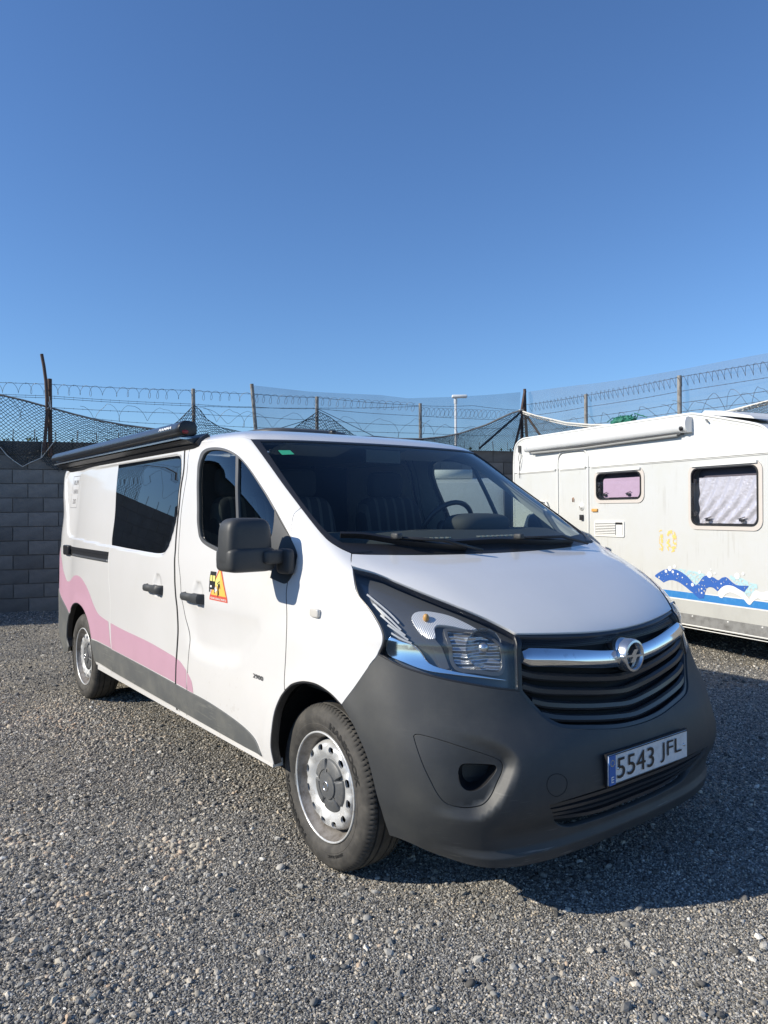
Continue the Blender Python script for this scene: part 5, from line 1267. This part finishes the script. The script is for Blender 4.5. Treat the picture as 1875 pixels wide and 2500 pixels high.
def arcwalk(f, s0, s1, zt, R, pitch, seed, jit=.25, wob=.0):
    r_ = random.Random(seed); pts = []; s = s0; ph = r_.random()*6
    while s < s1:
        p_ = pitch*(1+jit*(r_.random()-.5)*2); Rr = R*(1+jit*.6*(r_.random()-.5))
        for k in range(14):
            t = 2*math.pi*k/14; pts.append(f(s+p_*k/14+math.sin(t)*Rr*.55, zt(s)-Rr+Rr*math.cos(t)+wob*math.sin(s*5), Rr*math.sin(t+.6)*.7))
        s += p_
    return pts
def strand(parent, f, pts, r=.0031, nm='strand'):
    b = MB(); P = []
    for (s0, z0), (s1, z1) in zip(pts, pts[1:]):
        n = max(2, int((s1-s0)/.25))
        for k in range(n):
            t = k/n; P.append(f(s0+(s1-s0)*t, z0+(z1-z0)*t-.012*math.sin(math.pi*t)))
    P.append(f(*pts[-1])); b.tube(P, r, 4)
    for a, c_ in zip(P, P[1:]):                       # barbs
        L = (c_-a).length; n = int(L/.11)
        for k in range(n):
            q = a.lerp(c_, (k+.5)/max(n, 1)); d = Vector((rnd.uniform(-.3, .3), rnd.uniform(-.3, .3), 1)).normalized()*.012; b.tube([q-d, q+d], .0022, 3, cap=False)
    return b.build(nm, WIRE, parent)
bwL = empty('barbed_wire', (0, 0, 0), label='coiled and straight barbed wire along the back wall behind the van', cat='barbed wire')
b_ = MB()
b_.tube(arcwalk(fp, -4.2, 3.6, lambda s: 3.375, .072, .165, 3, .30), .0027, 4)
b_.tube(arcwalk(fp, 3.7, 6.5, lambda s: 3.36-(s-4.7)*.02 if s > 4.7 else 3.36, .07, .125, 4, .2), .0027, 4); b_.tube(arcwalk(fp, 6.6, 8.5, lambda s: 3.25, .072, .085, 5, .15), .0027, 4)
b_.build('wire_coil', WIRE, bwL)
b_ = MB()
for s0, s1, z, R, sd_ in ((1.1, 3.4, 3.08, .12, 7), (2.9, 4.6, 3.06, .12, 8), (4.7, 6.5, 3.02, .13, 9), (6.6, 8.4, 2.95, .10, 10), (-4, .4, 3.1, .13, 11)):
    b_.tube(arcwalk(fp, s0, s1, lambda s: z, R, .55, sd_, .45, .03), .0027, 4)
b_.build('wire_coil', WIRE, bwL)
for pts in ([(-4.3,3.36),(.68,3.375),(2.75,3.375),(3.7,3.36),(4.75,3.345)], [(4.75,3.345),(6.59,3.28),(7.6,3.32),(8.6,3.27)], [(-4.3,3.21),(.68,3.20),(2.75,3.16),(3.7,3.15),(4.75,3.16),(6.59,3.10),(8.6,3.09)], [(-4.3,3.19),(.68,3.17),(2.75,3.13),(4.75,3.17),(6.59,3.27)], [(.68,3.03),(2.75,3.01),(3.7,3.0),(4.75,2.97),(6.59,2.93),(8.6,2.93)], [(1.0,2.93),(1.71,2.85),(2.75,2.84),(4.7,2.82),(6.59,2.80),(8.6,2.80)]):
    strand(bwL, fp, pts)
bwR = empty('barbed_wire', (0, 0, 0), label='looped barbed wire above the caravan along the right wall', cat='barbed wire')
b_ = MB(); b_.tube(arcwalk(fR, .15, 6.2, lambda s: 3.37, .070, .095, 21, .18), .0027, 4); b_.build('wire_coil', WIRE, bwR)
b_ = MB()
for s0, s1, z, R, sd_ in ((.3, 3.2, 3.0, .10, 22), (3.2, 6.0, 3.04, .13, 23), (3.0, 6.0, 2.98, .10, 24)): b_.tube(arcwalk(fR, s0, s1, lambda s: z, R, .45, sd_, .5, .03), .0027, 4)
b_.build('wire_coil', WIRE, bwR)
for pts in ([(0,3.37),(1.5,3.34),(3.28,3.37),(6.2,3.37)], [(0,3.16),(1.5,3.15),(3.28,3.16),(6.2,3.18)], [(0,3.0),(1.5,2.98),(3.28,2.99),(6.2,3.0)], [(0,2.86),(3.28,2.86),(6.2,2.88)]): strand(bwR, fR, pts)
def net(name, f, top, bot, s0, s1, cell, m, parent, off=.06, r=.0046, jit=.12, rowsh=None):
    """knotted net between two curves z=top(s) and z=bot(s)"""
    b = MB(); S_ = np.arange(s0, s1+cell, cell*.5); rr = random.Random(hash(name) % 997+int(s0*10))
    J = {}
    def P(i, j, n):
        key = (i, j)
        if key not in J:
            s = s0+i*cell*.5; t = j/n; zt, zb = top(s), bot(s)
            dj = cell*jit
            J[key] = f(s+rr.uniform(-dj, dj), zt+(zb-zt)*t+rr.uniform(-dj, dj), off+.03*math.sin(s*3+t*4)+rr.uniform(-.01, .01))
        return J[key]
    hmax = max(top(s)-bot(s) for s in S_); n = max(2, int(hmax/(cell*.5)))
    for i in range(len(S_)-1):
        if top(s0+i*cell*.5)-bot(s0+i*cell*.5) < cell*.6: continue
        for j in range(n):
            a = (i, j) if (i+j) % 2 == 0 else (i, j+1); c_ = (i+1, j+1) if (i+j) % 2 == 0 else (i+1, j)
            b.tube([P(*a, n), P(*c_, n)], r, 3, cap=False)
    return b.build(name, m, parent, kind='stuff')
def ifn(pts): xs = [p[0] for p in pts]; zs_ = [p[1] for p in pts]; return lambda s: float(np.interp(s, xs, zs_))
BT = [(-4.3,3.22),(-1.5,3.25),(.01,3.18),(.33,3.11),(.67,3.02),(1.01,2.93),(1.35,2.85),(1.71,2.79),(2.16,2.74),(2.75,2.70)]
nl = empty('hanging_net', (0, 0, 0), label='dark net hung from a sagging grey webbing band at the left, drooping over the wall', cat='net')
b_ = MB(); b_.tube([fp(s, z, .08) for s, z in BT], .016, 6); b_.build('webbing', BAND, nl)
net('cord_mesh', fp, ifn(BT), lambda s: 2.50, -3.0, 2.7, .062, NETB, nl, .07)
net('cord_mesh', fp, lambda s: 2.50, ifn([(-3,2.3),(-.5,2.35),(0,2.40),(.1,2.31),(.2,2.22),(.31,2.14),(.41,2.20),(.54,2.26),(.66,2.15),(.8,2.08),(1.3,2.1),(2,2.4)]), -.6, 1.9, .055, NETB, nl, .05)
MB().tube([fp(.02,2.42,.08), fp(.1,2.31,.08), fp(.2,2.22,.08), fp(.31,2.14,.08), fp(.41,2.20,.08), fp(.56,2.27,.08), fp(.75,2.53,.08)], .006, 5).tube([fp(.58,2.5,.08), fp(.56,2.27,.08)], .005, 4).build('pale_rope', BANDW, nl)
MB().tube([fp(.66,3.10,.10), fp(.69,3.03,.11), fp(.65,3.0,.11), fp(.70,2.98,.11), fp(.68,3.18,.10)], .006, 5).build('tie', BANDW, nl)
for pk, lab, lo in (([(2.36,2.76),(2.51,2.87),(2.66,3.03),(2.76,3.14),(2.86,3.05),(2.95,2.92),(3.15,2.80),(3.45,2.74),(3.7,2.72)], 'dark net gathered into a peak on the post behind the van awning', 2.55), ([(4.28,2.77),(4.5,2.93),(4.75,3.11),(4.95,3.02),(5.2,2.84),(5.36,2.73)], 'dark net pulled up as a pyramid on the post above the windscreen', 2.55)):
    e = empty('peaked_net', (0, 0, 0), label=lab, cat='net')
    net('cord_mesh', fp, ifn(pk), lambda s: 2.52, pk[0][0], pk[-1][0], .058, NETB, e, .06)
    MB().tube([fp(s, z, .07) for s, z in pk], .006, 4).build('edge_cord', NETB, e)
MB().tube([fp(3.9, 2.74, .05), fp(4.75, 3.02, .05)], .005, 4).tube([fp(4.75, 3.15, .05), fp(5.73, 2.72, .05)], .005, 4).build('guy_cord', NETB, e)
CB = [(5.4,2.70),(5.73,2.71),(6.16,2.685),(6.57,2.69),(6.99,2.74),(7.32,2.81),(7.81,2.97),(8.3,3.19),(8.56,3.27)]
nr = empty('hanging_net', (0, 0, 0), label='net under a grey webbing cable rising to the corner poles, left of the caravan', cat='net')
MB().tube([fp(s, z, .08) for s, z in CB], .017, 6).build('webbing', BAND, nr)
net('cord_mesh', fp, ifn(CB), lambda s: 2.50, 5.5, 8.6, .046, NETB, nr, .07, .0040, .05)
CB2 = [(-.02,3.27),(.41,3.12),(1.14,2.92),(1.68,2.83),(2.2,2.78),(3.2,2.74),(4.1,2.77),(4.6,2.83),(5.6,2.95)]
nq = empty('hanging_net', (0, 0, 0), label='net under a pale webbing band sagging behind the caravan roof', cat='net')
MB().tube([fR(s, z, .08) for s, z in CB2], .017, 6).tube([fR(s, z-.035, .08) for s, z in CB2], .010, 5).build('webbing', BANDW, nq)
net('cord_mesh', fR, ifn(CB2), lambda s: 2.50, 0, 5.2, .046, NETB, nq, .07, .0040, .05)
# tall pale shade net
SHN = bpy.data.materials.new('fine_shade_net'); SHN.use_nodes = True; nt = SHN.node_tree; nt.nodes.clear()
o_ = nt.nodes.new('ShaderNodeOutputMaterial'); t_ = nt.nodes.new('ShaderNodeBsdfTransparent'); d_ = nt.nodes.new('ShaderNodeBsdfDiffuse'); d_.inputs[0].default_value = (.30, .31, .34, 1)
tl_ = nt.nodes.new('ShaderNodeBsdfTranslucent'); tl_.inputs[0].default_value = (.32, .33, .36, 1); ad_ = nt.nodes.new('ShaderNodeMixShader'); m_ = nt.nodes.new('ShaderNodeMixShader')
n_ = nt.nodes.new('ShaderNodeTexNoise'); n_.inputs['Scale'].default_value = 2.2; mr2 = nt.nodes.new('ShaderNodeMapRange'); mr2.inputs['To Min'].default_value = .22; mr2.inputs['To Max'].default_value = .42; tc = nt.nodes.new('ShaderNodeTexCoord')
nt.links.new(tc.outputs['Object'], n_.inputs[0]); nt.links.new(n_.outputs['Fac'], mr2.inputs[0]); nt.links.new(mr2.outputs[0], m_.inputs[0]); nt.links.new(t_.outputs[0], m_.inputs[1]); nt.links.new(d_.outputs[0], ad_.inputs[1]); nt.links.new(tl_.outputs[0], ad_.inputs[2]); nt.links.new(ad_.outputs[0], m_.inputs[2]); nt.links.new(m_.outputs[0], o_.inputs[0])
for f, tp, lab in ((fp, [(3.71,3.51),(4.6,3.46),(5.4,3.455),(5.9,3.45),(6.38,3.41),(7.16,3.47),(8.0,3.55),(8.61,3.62)], 'fine pale shade net stretched along the back wall above the van cab'), (fR, [(0,3.62),(1.72,3.53),(3.39,3.49),(4.6,3.50),(6.2,3.50)], 'fine pale shade net stretched above the caravan on the right wall')):
    s_ = np.linspace(tp[0][0], tp[-1][0], 60); V = []; tf = ifn(tp)
    for j in range(8):
        for i, s in enumerate(s_): V.append(f(s, 2.5+(tf(s)-2.5)*j/7, -.10+.03*math.sin(s*2.3+j*.8)))
    F = [(j*60+i, j*60+i+1, (j+1)*60+i+1, (j+1)*60+i) for j in range(7) for i in range(59)]
    link('shade_net', mesh('shade_net', V, F, True), SHN, None, label=lab, cat='net')
# iron stubs and weeds on the wall top
for k in range(44):
    s = -4.2+k*.205*1.42
    if s > 8.5: break
    o = MB().tube([fp(s, 2.50, -.05)-0*WD, fp(s+rnd.uniform(-.02, .02), 2.70+rnd.uniform(-.03, .02), -.05)], .006, 4).build('iron_stub', RUST, bw)
    o.matrix_parent_inverse = (Matrix.Translation(bw.location) @ Matrix.Rotation(bw.rotation_euler.z, 4, 'Z')).inverted()
LEAF = mat('weed_green', (.05, .10, .03), .7)
b_ = MB()
for k in range(60):
    s = rnd.choice([rnd.uniform(-1, 2.2), rnd.uniform(-1, 8.4)]); c_ = fp(s, 2.52, rnd.uniform(-.1, .0))
    for j in range(rnd.randrange(4, 9)):
        d = Vector((rnd.uniform(-1, 1), rnd.uniform(-1, 1), rnd.uniform(.6, 2))).normalized()*rnd.uniform(.03, .08); w_ = Vector((rnd.uniform(-1, 1), rnd.uniform(-1, 1), 0)).normalized()*.012
        b_.add([c_, c_+d*.6+w_, c_+d, c_+d*.6-w_], [(0, 1, 2, 3)])
b_.build('wall_top_weeds', LEAF, None, label='tiny green weeds growing along the wall top', cat='weeds', kind='stuff')
# green bundle behind the caravan roof
GB = mat('green_netting', (.02, .16, .11), .7); b_ = MB()
V, F = rbox(tuple(fR(2.35, 2.80, .10)), (.42, .18, .16), .8)
V = [(x+rnd.uniform(-.02, .02), y+rnd.uniform(-.02, .02), z+rnd.uniform(-.02, .03)) for x, y, z in V]; b_.add(V, F)
for k in range(14):
    p = fR(2.15+rnd.random()*.45, 2.82, .1); b_.tube([p, p+Vector((rnd.uniform(-.1, .1), 0, rnd.uniform(.05, .10))), p+Vector((rnd.uniform(-.2, .2), 0, rnd.uniform(-.02, .06)))], .008, 4)
b_.build('green_bundle', GB, None, label='crumpled green netting on the wall top behind the caravan awning', cat='netting')
# street lamp far behind
sl = empty('street_lamp', (-19.55, 17.95, 0), label='slim white street lamp standing beyond the back wall', cat='street lamp')
LW_ = mat('lamp_white', (.75, .76, .75), .4)
sl.rotation_euler = (0, 0, math.radians(52.8+180))
MB().tube([(0, 0, 0), (0, 0, 6.0)], [.065, .05], 10).build('pole', LW_, sl, smooth=True)
bevel(MB().box((-.16, 0, 6.05), (.62, .24, .12)).build('lamp_head', LW_, sl), .04, 3)
b_ = MB(); b_.tube([(0, 0, 5.75), (0, 0, 6.0)], .07, 8); b_.build('lamp_collar', LW_, sl)
# ---------------------------------------------------------------- ground
def gh(x, y):
    return (.007*np.sin(x*1.7+.6*np.sin(y*1.1))*np.cos(y*1.3+.4)+.004*np.sin(x*4.1+y*3.3)*np.sin(y*5.2-x*1.9))
ax = np.concatenate([-np.geomspace(400, 14, 12), np.arange(-13, 6.01, .12), np.geomspace(7, 400, 12)])
ay = np.concatenate([-np.geomspace(400, 9, 12), np.arange(-8, 9.01, .12), np.geomspace(10, 400, 12)])
X, Y = np.meshgrid(ax, ay); Zg = gh(X, Y)*np.exp(-np.maximum(0, np.hypot(X, Y)-14)/5); nx = len(ax)
V = np.stack([X.ravel(), Y.ravel(), Zg.ravel()], 1)
ii, jj = np.meshgrid(np.arange(nx-1), np.arange(len(ay)-1)); a = (jj*nx+ii).ravel(); F = np.stack([a, a+1, a+nx+1, a+nx], 1)
GM = bpy.data.materials.new('gravel_ground'); GM.use_nodes = True; nt = GM.node_tree; b = nt.nodes['Principled BSDF']; b.inputs['Roughness'].default_value = .9; b.inputs['Specular IOR Level'].default_value = .25
tc = nt.nodes.new('ShaderNodeTexCoord')
def vor(scale, feat='F1'):
    v = nt.nodes.new('ShaderNodeTexVoronoi'); v.inputs['Scale'].default_value = scale; v.feature = feat; nt.links.new(tc.outputs['Object'], v.inputs['Vector']); return v
def ramp(pts, src):
    r = nt.nodes.new('ShaderNodeValToRGB'); e = r.color_ramp.elements
    e[0].position, e[0].color = pts[0][0], (*pts[0][1], 1); e[1].position, e[1].color = pts[-1][0], (*pts[-1][1], 1)
    for p, c_ in pts[1:-1]: q = e.new(p); q.color = (*c_, 1)
    nt.links.new(src, r.inputs[0]); return r
STN = [(0, (.085, .081, .074)), (.28, (.18, .173, .160)), (.60, (.27, .259, .235)), (.82, (.39, .373, .33)), (.95, (.45, .40, .32)), (1, (.62, .59, .52))]
v1 = vor(95); v2 = vor(48)
sp = nt.nodes.new('ShaderNodeSeparateColor'); nt.links.new(v1.outputs['Color'], sp.inputs[0]); r1 = ramp(STN, sp.outputs[0])
sp2 = nt.nodes.new('ShaderNodeSeparateColor'); nt.links.new(v2.outputs['Color'], sp2.inputs[0]); r2c = ramp(STN, sp2.outputs[0])
mx = nt.nodes.new('ShaderNodeMix'); mx.data_type = 'RGBA'; mx.inputs[0].default_value = .4; nt.links.new(r1.outputs[0], mx.inputs[6]); nt.links.new(r2c.outputs[0], mx.inputs[7])
ns = nt.nodes.new('ShaderNodeTexNoise'); ns.inputs['Scale'].default_value = .9; ns.inputs['Detail'].default_value = 5; nt.links.new(tc.outputs['Object'], ns.inputs[0])
rp = ramp([(.36, (.82, .81, .80)), (.5, (1.0, .98, .95)), (.68, (1.34, 1.25, 1.08))], ns.outputs['Fac'])
mu = nt.nodes.new('ShaderNodeMix'); mu.data_type = 'RGBA'; mu.blend_type = 'MULTIPLY'; mu.inputs[0].default_value = 1; nt.links.new(mx.outputs[2], mu.inputs[6]); nt.links.new(rp.outputs[0], mu.inputs[7]); nt.links.new(mu.outputs[2], b.inputs['Base Color'])
ad = nt.nodes.new('ShaderNodeMath'); ad.operation = 'ADD'; nt.links.new(v1.outputs['Distance'], ad.inputs[0]); nt.links.new(v2.outputs['Distance'], ad.inputs[1])
bp = nt.nodes.new('ShaderNodeBump'); bp.invert = True; bp.inputs['Strength'].default_value = 1; bp.inputs['Distance'].default_value = .012; nt.links.new(ad.outputs[0], bp.inputs['Height']); nt.links.new(bp.outputs[0], b.inputs['Normal'])
link('ground', mesh('ground', V, F, True), GM, None, kind='structure')
# loose stones as real geometry where the camera is near
SM = bpy.data.materials.new('loose_stone'); SM.use_nodes = True; nt = SM.node_tree; b = nt.nodes['Principled BSDF']; b.inputs['Roughness'].default_value = .85; b.inputs['Specular IOR Level'].default_value = .3
oi = nt.nodes.new('ShaderNodeObjectInfo'); r = ramp([(0, (.075, .072, .067)), (.34, (.18, .173, .160)), (.68, (.305, .294, .267)), (.87, (.46, .44, .40)), (.955, (.55, .46, .34)), (1, (.80, .77, .70))], oi.outputs['Random'])
geo = nt.nodes.new('ShaderNodeTexNoise'); geo.inputs['Scale'].default_value = 3; tcn = nt.nodes.new('ShaderNodeTexCoord'); nt.links.new(tcn.outputs['Object'], geo.inputs[0])
mr3 = nt.nodes.new('ShaderNodeMapRange'); mr3.inputs['To Min'].default_value = .75; mr3.inputs['To Max'].default_value = 1.25; nt.links.new(geo.outputs['Fac'], mr3.inputs[0])
m3 = nt.nodes.new('ShaderNodeMix'); m3.data_type = 'RGBA'; m3.blend_type = 'MULTIPLY'; m3.inputs[0].default_value = 1; c3 = nt.nodes.new('ShaderNodeCombineColor')
for i in range(3): nt.links.new(mr3.outputs[0], c3.inputs[i])
nt.links.new(r.outputs[0], m3.inputs[6]); nt.links.new(c3.outputs[0], m3.inputs[7]); nt.links.new(m3.outputs[2], b.inputs['Base Color'])
import bmesh
sc = bpy.data.collections.new('stone_kinds')
for k in range(7):
    bm = bmesh.new(); bmesh.ops.create_icosphere(bm, subdivisions=2 if k > 4 else 1, radius=1)
    s3 = Vector((rnd.uniform(.85, 1.25), rnd.uniform(.65, 1.0), rnd.uniform(.45, .75)))
    for v in bm.verts:
        f_ = 1+(rnd.uniform(-.28, .20) if k <= 4 else rnd.uniform(-.07, .07)); v.co = Vector((v.co.x*s3.x, v.co.y*s3.y, v.co.z*s3.z))*f_
    me = bpy.data.meshes.new('stone'); bm.to_mesh(me); bm.free(); me.materials.append(SM)
    if k > 4: me.polygons.foreach_set('use_smooth', [True]*len(me.polygons))
    o = bpy.data.objects.new('stone_kind', me); sc.objects.link(o)
cx0, cy0 = 2.572, -2.526; fx, fy = -.7965, .6046; rx, ry = .6046, .7965
def scatter(n, d0, d1, lo, hi, big):
    u = NP.rand(n); d = np.sqrt(d0*d0+u*(d1*d1-d0*d0)); l = (NP.rand(n)*2-1)*(.56*d+.15)
    x = cx0+fx*d+rx*l; y = cy0+fy*d+ry*l
    s = lo+(hi-lo)*NP.rand(n)**2.2; s = np.where(NP.rand(n) < big, s*(1.6+1.6*NP.rand(n)), s)
    return np.stack([x, y, gh(x, y)+s*.25], 1), s
parts_ = [scatter(220000, 1.85, 3.6, .0026, .0062, .012), scatter(130000, 3.6, 6.0, .0036, .0078, .012), scatter(60000, 6.0, 11, .0055, .011, .012)]
q_ = scatter(260, 1.9, 7.0, .009, .021, 0); parts_.append(q_)
# dense tan drifts on the left, as in the yard
for (px, py, n, sg) in ((.2, -2.05, 700, .5), (-1.6, -1.7, 1300, .7), (1.3, -2.45, 330, .35), (-.6, -1.75, 900, .5)):
    x = px+NP.randn(n)*sg; y = py+NP.randn(n)*sg*.42; s = .0045+.0085*NP.rand(n)**1.8; parts_.append((np.stack([x, y, gh(x, y)+s*.3], 1), s))
PP = np.concatenate([p for p, s in parts_]); SS = np.concatenate([s for p, s in parts_])
pn = np.sin(PP[:, 0]*1.9+1.3*np.sin(PP[:, 1]*1.2))*np.sin(PP[:, 1]*2.3+.8*np.sin(PP[:, 0]*1.1))+.4*np.sin(PP[:, 0]*5.1+PP[:, 1]*4.3)
thin = NP.rand(len(PP)) < np.clip((pn-.45)*1.4, 0, .6)
ok = (PP[:, 0] < 3.2) & ~thin; PP, SS = PP[ok], SS[ok]
me = bpy.data.meshes.new('gravel'); me.vertices.add(len(PP)); me.vertices.foreach_set('co', PP.astype(np.float32).ravel())
at = me.attributes.new('sc', 'FLOAT', 'POINT'); at.data.foreach_set('value', SS.astype(np.float32))
at = me.attributes.new('rt', 'FLOAT_VECTOR', 'POINT'); at.data.foreach_set('vector', (np.stack([NP.randn(len(PP))*.35, NP.randn(len(PP))*.35, NP.rand(len(PP))*6.283], 1)).astype(np.float32).ravel())
at = me.attributes.new('kd', 'INT', 'POINT'); at.data.foreach_set('value', NP.choice(7, len(PP), p=[.18]*5+[.05]*2).astype(np.int32))
g = link('gravel', me, SM, None, label='loose crushed grey gravel with a few tan pebbles across the yard', cat='gravel', kind='stuff')
def scatter_group(nm, coll):
    ng = bpy.data.node_groups.new(nm, 'GeometryNodeTree')
    ng.interface.new_socket('Geometry', in_out='INPUT', socket_type='NodeSocketGeometry'); ng.interface.new_socket('Geometry', in_out='OUTPUT', socket_type='NodeSocketGeometry')
    N_ = ng.nodes; gi = N_.new('NodeGroupInput'); go = N_.new('NodeGroupOutput'); ip = N_.new('GeometryNodeInstanceOnPoints'); ci = N_.new('GeometryNodeCollectionInfo')
    ci.inputs['Collection'].default_value = coll; ci.inputs['Separate Children'].default_value = True; ci.inputs['Reset Children'].default_value = True
    ip.inputs['Pick Instance'].default_value = True
    def na(nm, ty): q = N_.new('GeometryNodeInputNamedAttribute'); q.data_type = ty; q.inputs['Name'].default_value = nm; return q
    ng.links.new(gi.outputs[0], ip.inputs['Points']); ng.links.new(ci.outputs[0], ip.inputs['Instance']); ng.links.new(na('kd', 'INT').outputs[0], ip.inputs['Instance Index'])
    ng.links.new(na('rt', 'FLOAT_VECTOR').outputs[0], ip.inputs['Rotation']); ng.links.new(na('sc', 'FLOAT').outputs[0], ip.inputs['Scale']); ng.links.new(ip.outputs[0], go.inputs[0])
    return ng
g.modifiers.new('stones', 'NODES').node_group = scatter_group('scatter_stones', sc)
# pale and tan pebbles lying in drifts
PM = SM.copy(); PM.name = 'tan_pebble'
for n in PM.node_tree.nodes:
    if n.bl_idname == 'ShaderNodeValToRGB':
        for e, c_ in zip(n.color_ramp.elements, ((.26, .24, .21), (.42, .38, .31), (.56, .50, .40), (.50, .37, .26), (.66, .60, .50), (.78, .75, .67))): e.color = (*c_, 1)
pc = bpy.data.collections.new('pebble_kinds')
for o in list(sc.objects):
    me2 = o.data.copy(); me2.materials.clear(); me2.materials.append(PM); pc.objects.link(bpy.data.objects.new('pebble_kind', me2))
DRIFTS = [(-3.17,-1.15,900,.35,.006,.013), (-2.47,-1.06,700,.32,.006,.012), (-.6,-1.31,130,.16,.006,.016), (-.47,-1.27,60,.09,.007,.018), (-1.05,-1.82,160,.16,.006,.015), (-.42,-1.77,150,.15,.006,.014), (.23,-1.97,70,.17,.006,.017), (-1.01,-.84,140,.18,.006,.012), (.02,-1.72,90,.2,.005,.012), (-.9,-1.45,260,.5,.005,.011), (1.14,-.57,500,.075,.0025,.005), (.37,-1.28,300,.06,.0022,.004), (.20,-.80,320,.07,.0022,.004)]
pts = []; sz = []
for (x0, y0, n, sg, lo, hi) in DRIFTS:
    x = x0+NP.randn(n)*sg; y = y0+NP.randn(n)*sg*.6; s = lo+(hi-lo)*NP.rand(n)**1.7; pts.append(np.stack([x, y, gh(x, y)+s*.3], 1)); sz.append(s)
P_, s_ = scatter(420, 1.9, 7, .006, .013, 0); pts.append(P_); sz.append(s_)
PP = np.concatenate(pts); SS = np.concatenate(sz)
me = bpy.data.meshes.new('pebbles'); me.vertices.add(len(PP)); me.vertices.foreach_set('co', PP.astype(np.float32).ravel())
at = me.attributes.new('sc', 'FLOAT', 'POINT'); at.data.foreach_set('value', SS.astype(np.float32))
at = me.attributes.new('rt', 'FLOAT_VECTOR', 'POINT'); at.data.foreach_set('vector', (np.stack([NP.randn(len(PP))*.3, NP.randn(len(PP))*.3, NP.rand(len(PP))*6.283], 1)).astype(np.float32).ravel())
at = me.attributes.new('kd', 'INT', 'POINT'); at.data.foreach_set('value', NP.choice(7, len(PP), p=[.16]*5+[.10]*2).astype(np.int32))
pb_ = link('pebbles', me, PM, None, label='pale and tan pebbles lying in loose drifts on the grey gravel', cat='pebbles', kind='stuff')
pb_.modifiers.new('stones', 'NODES').node_group = scatter_group('scatter_pebbles', pc)
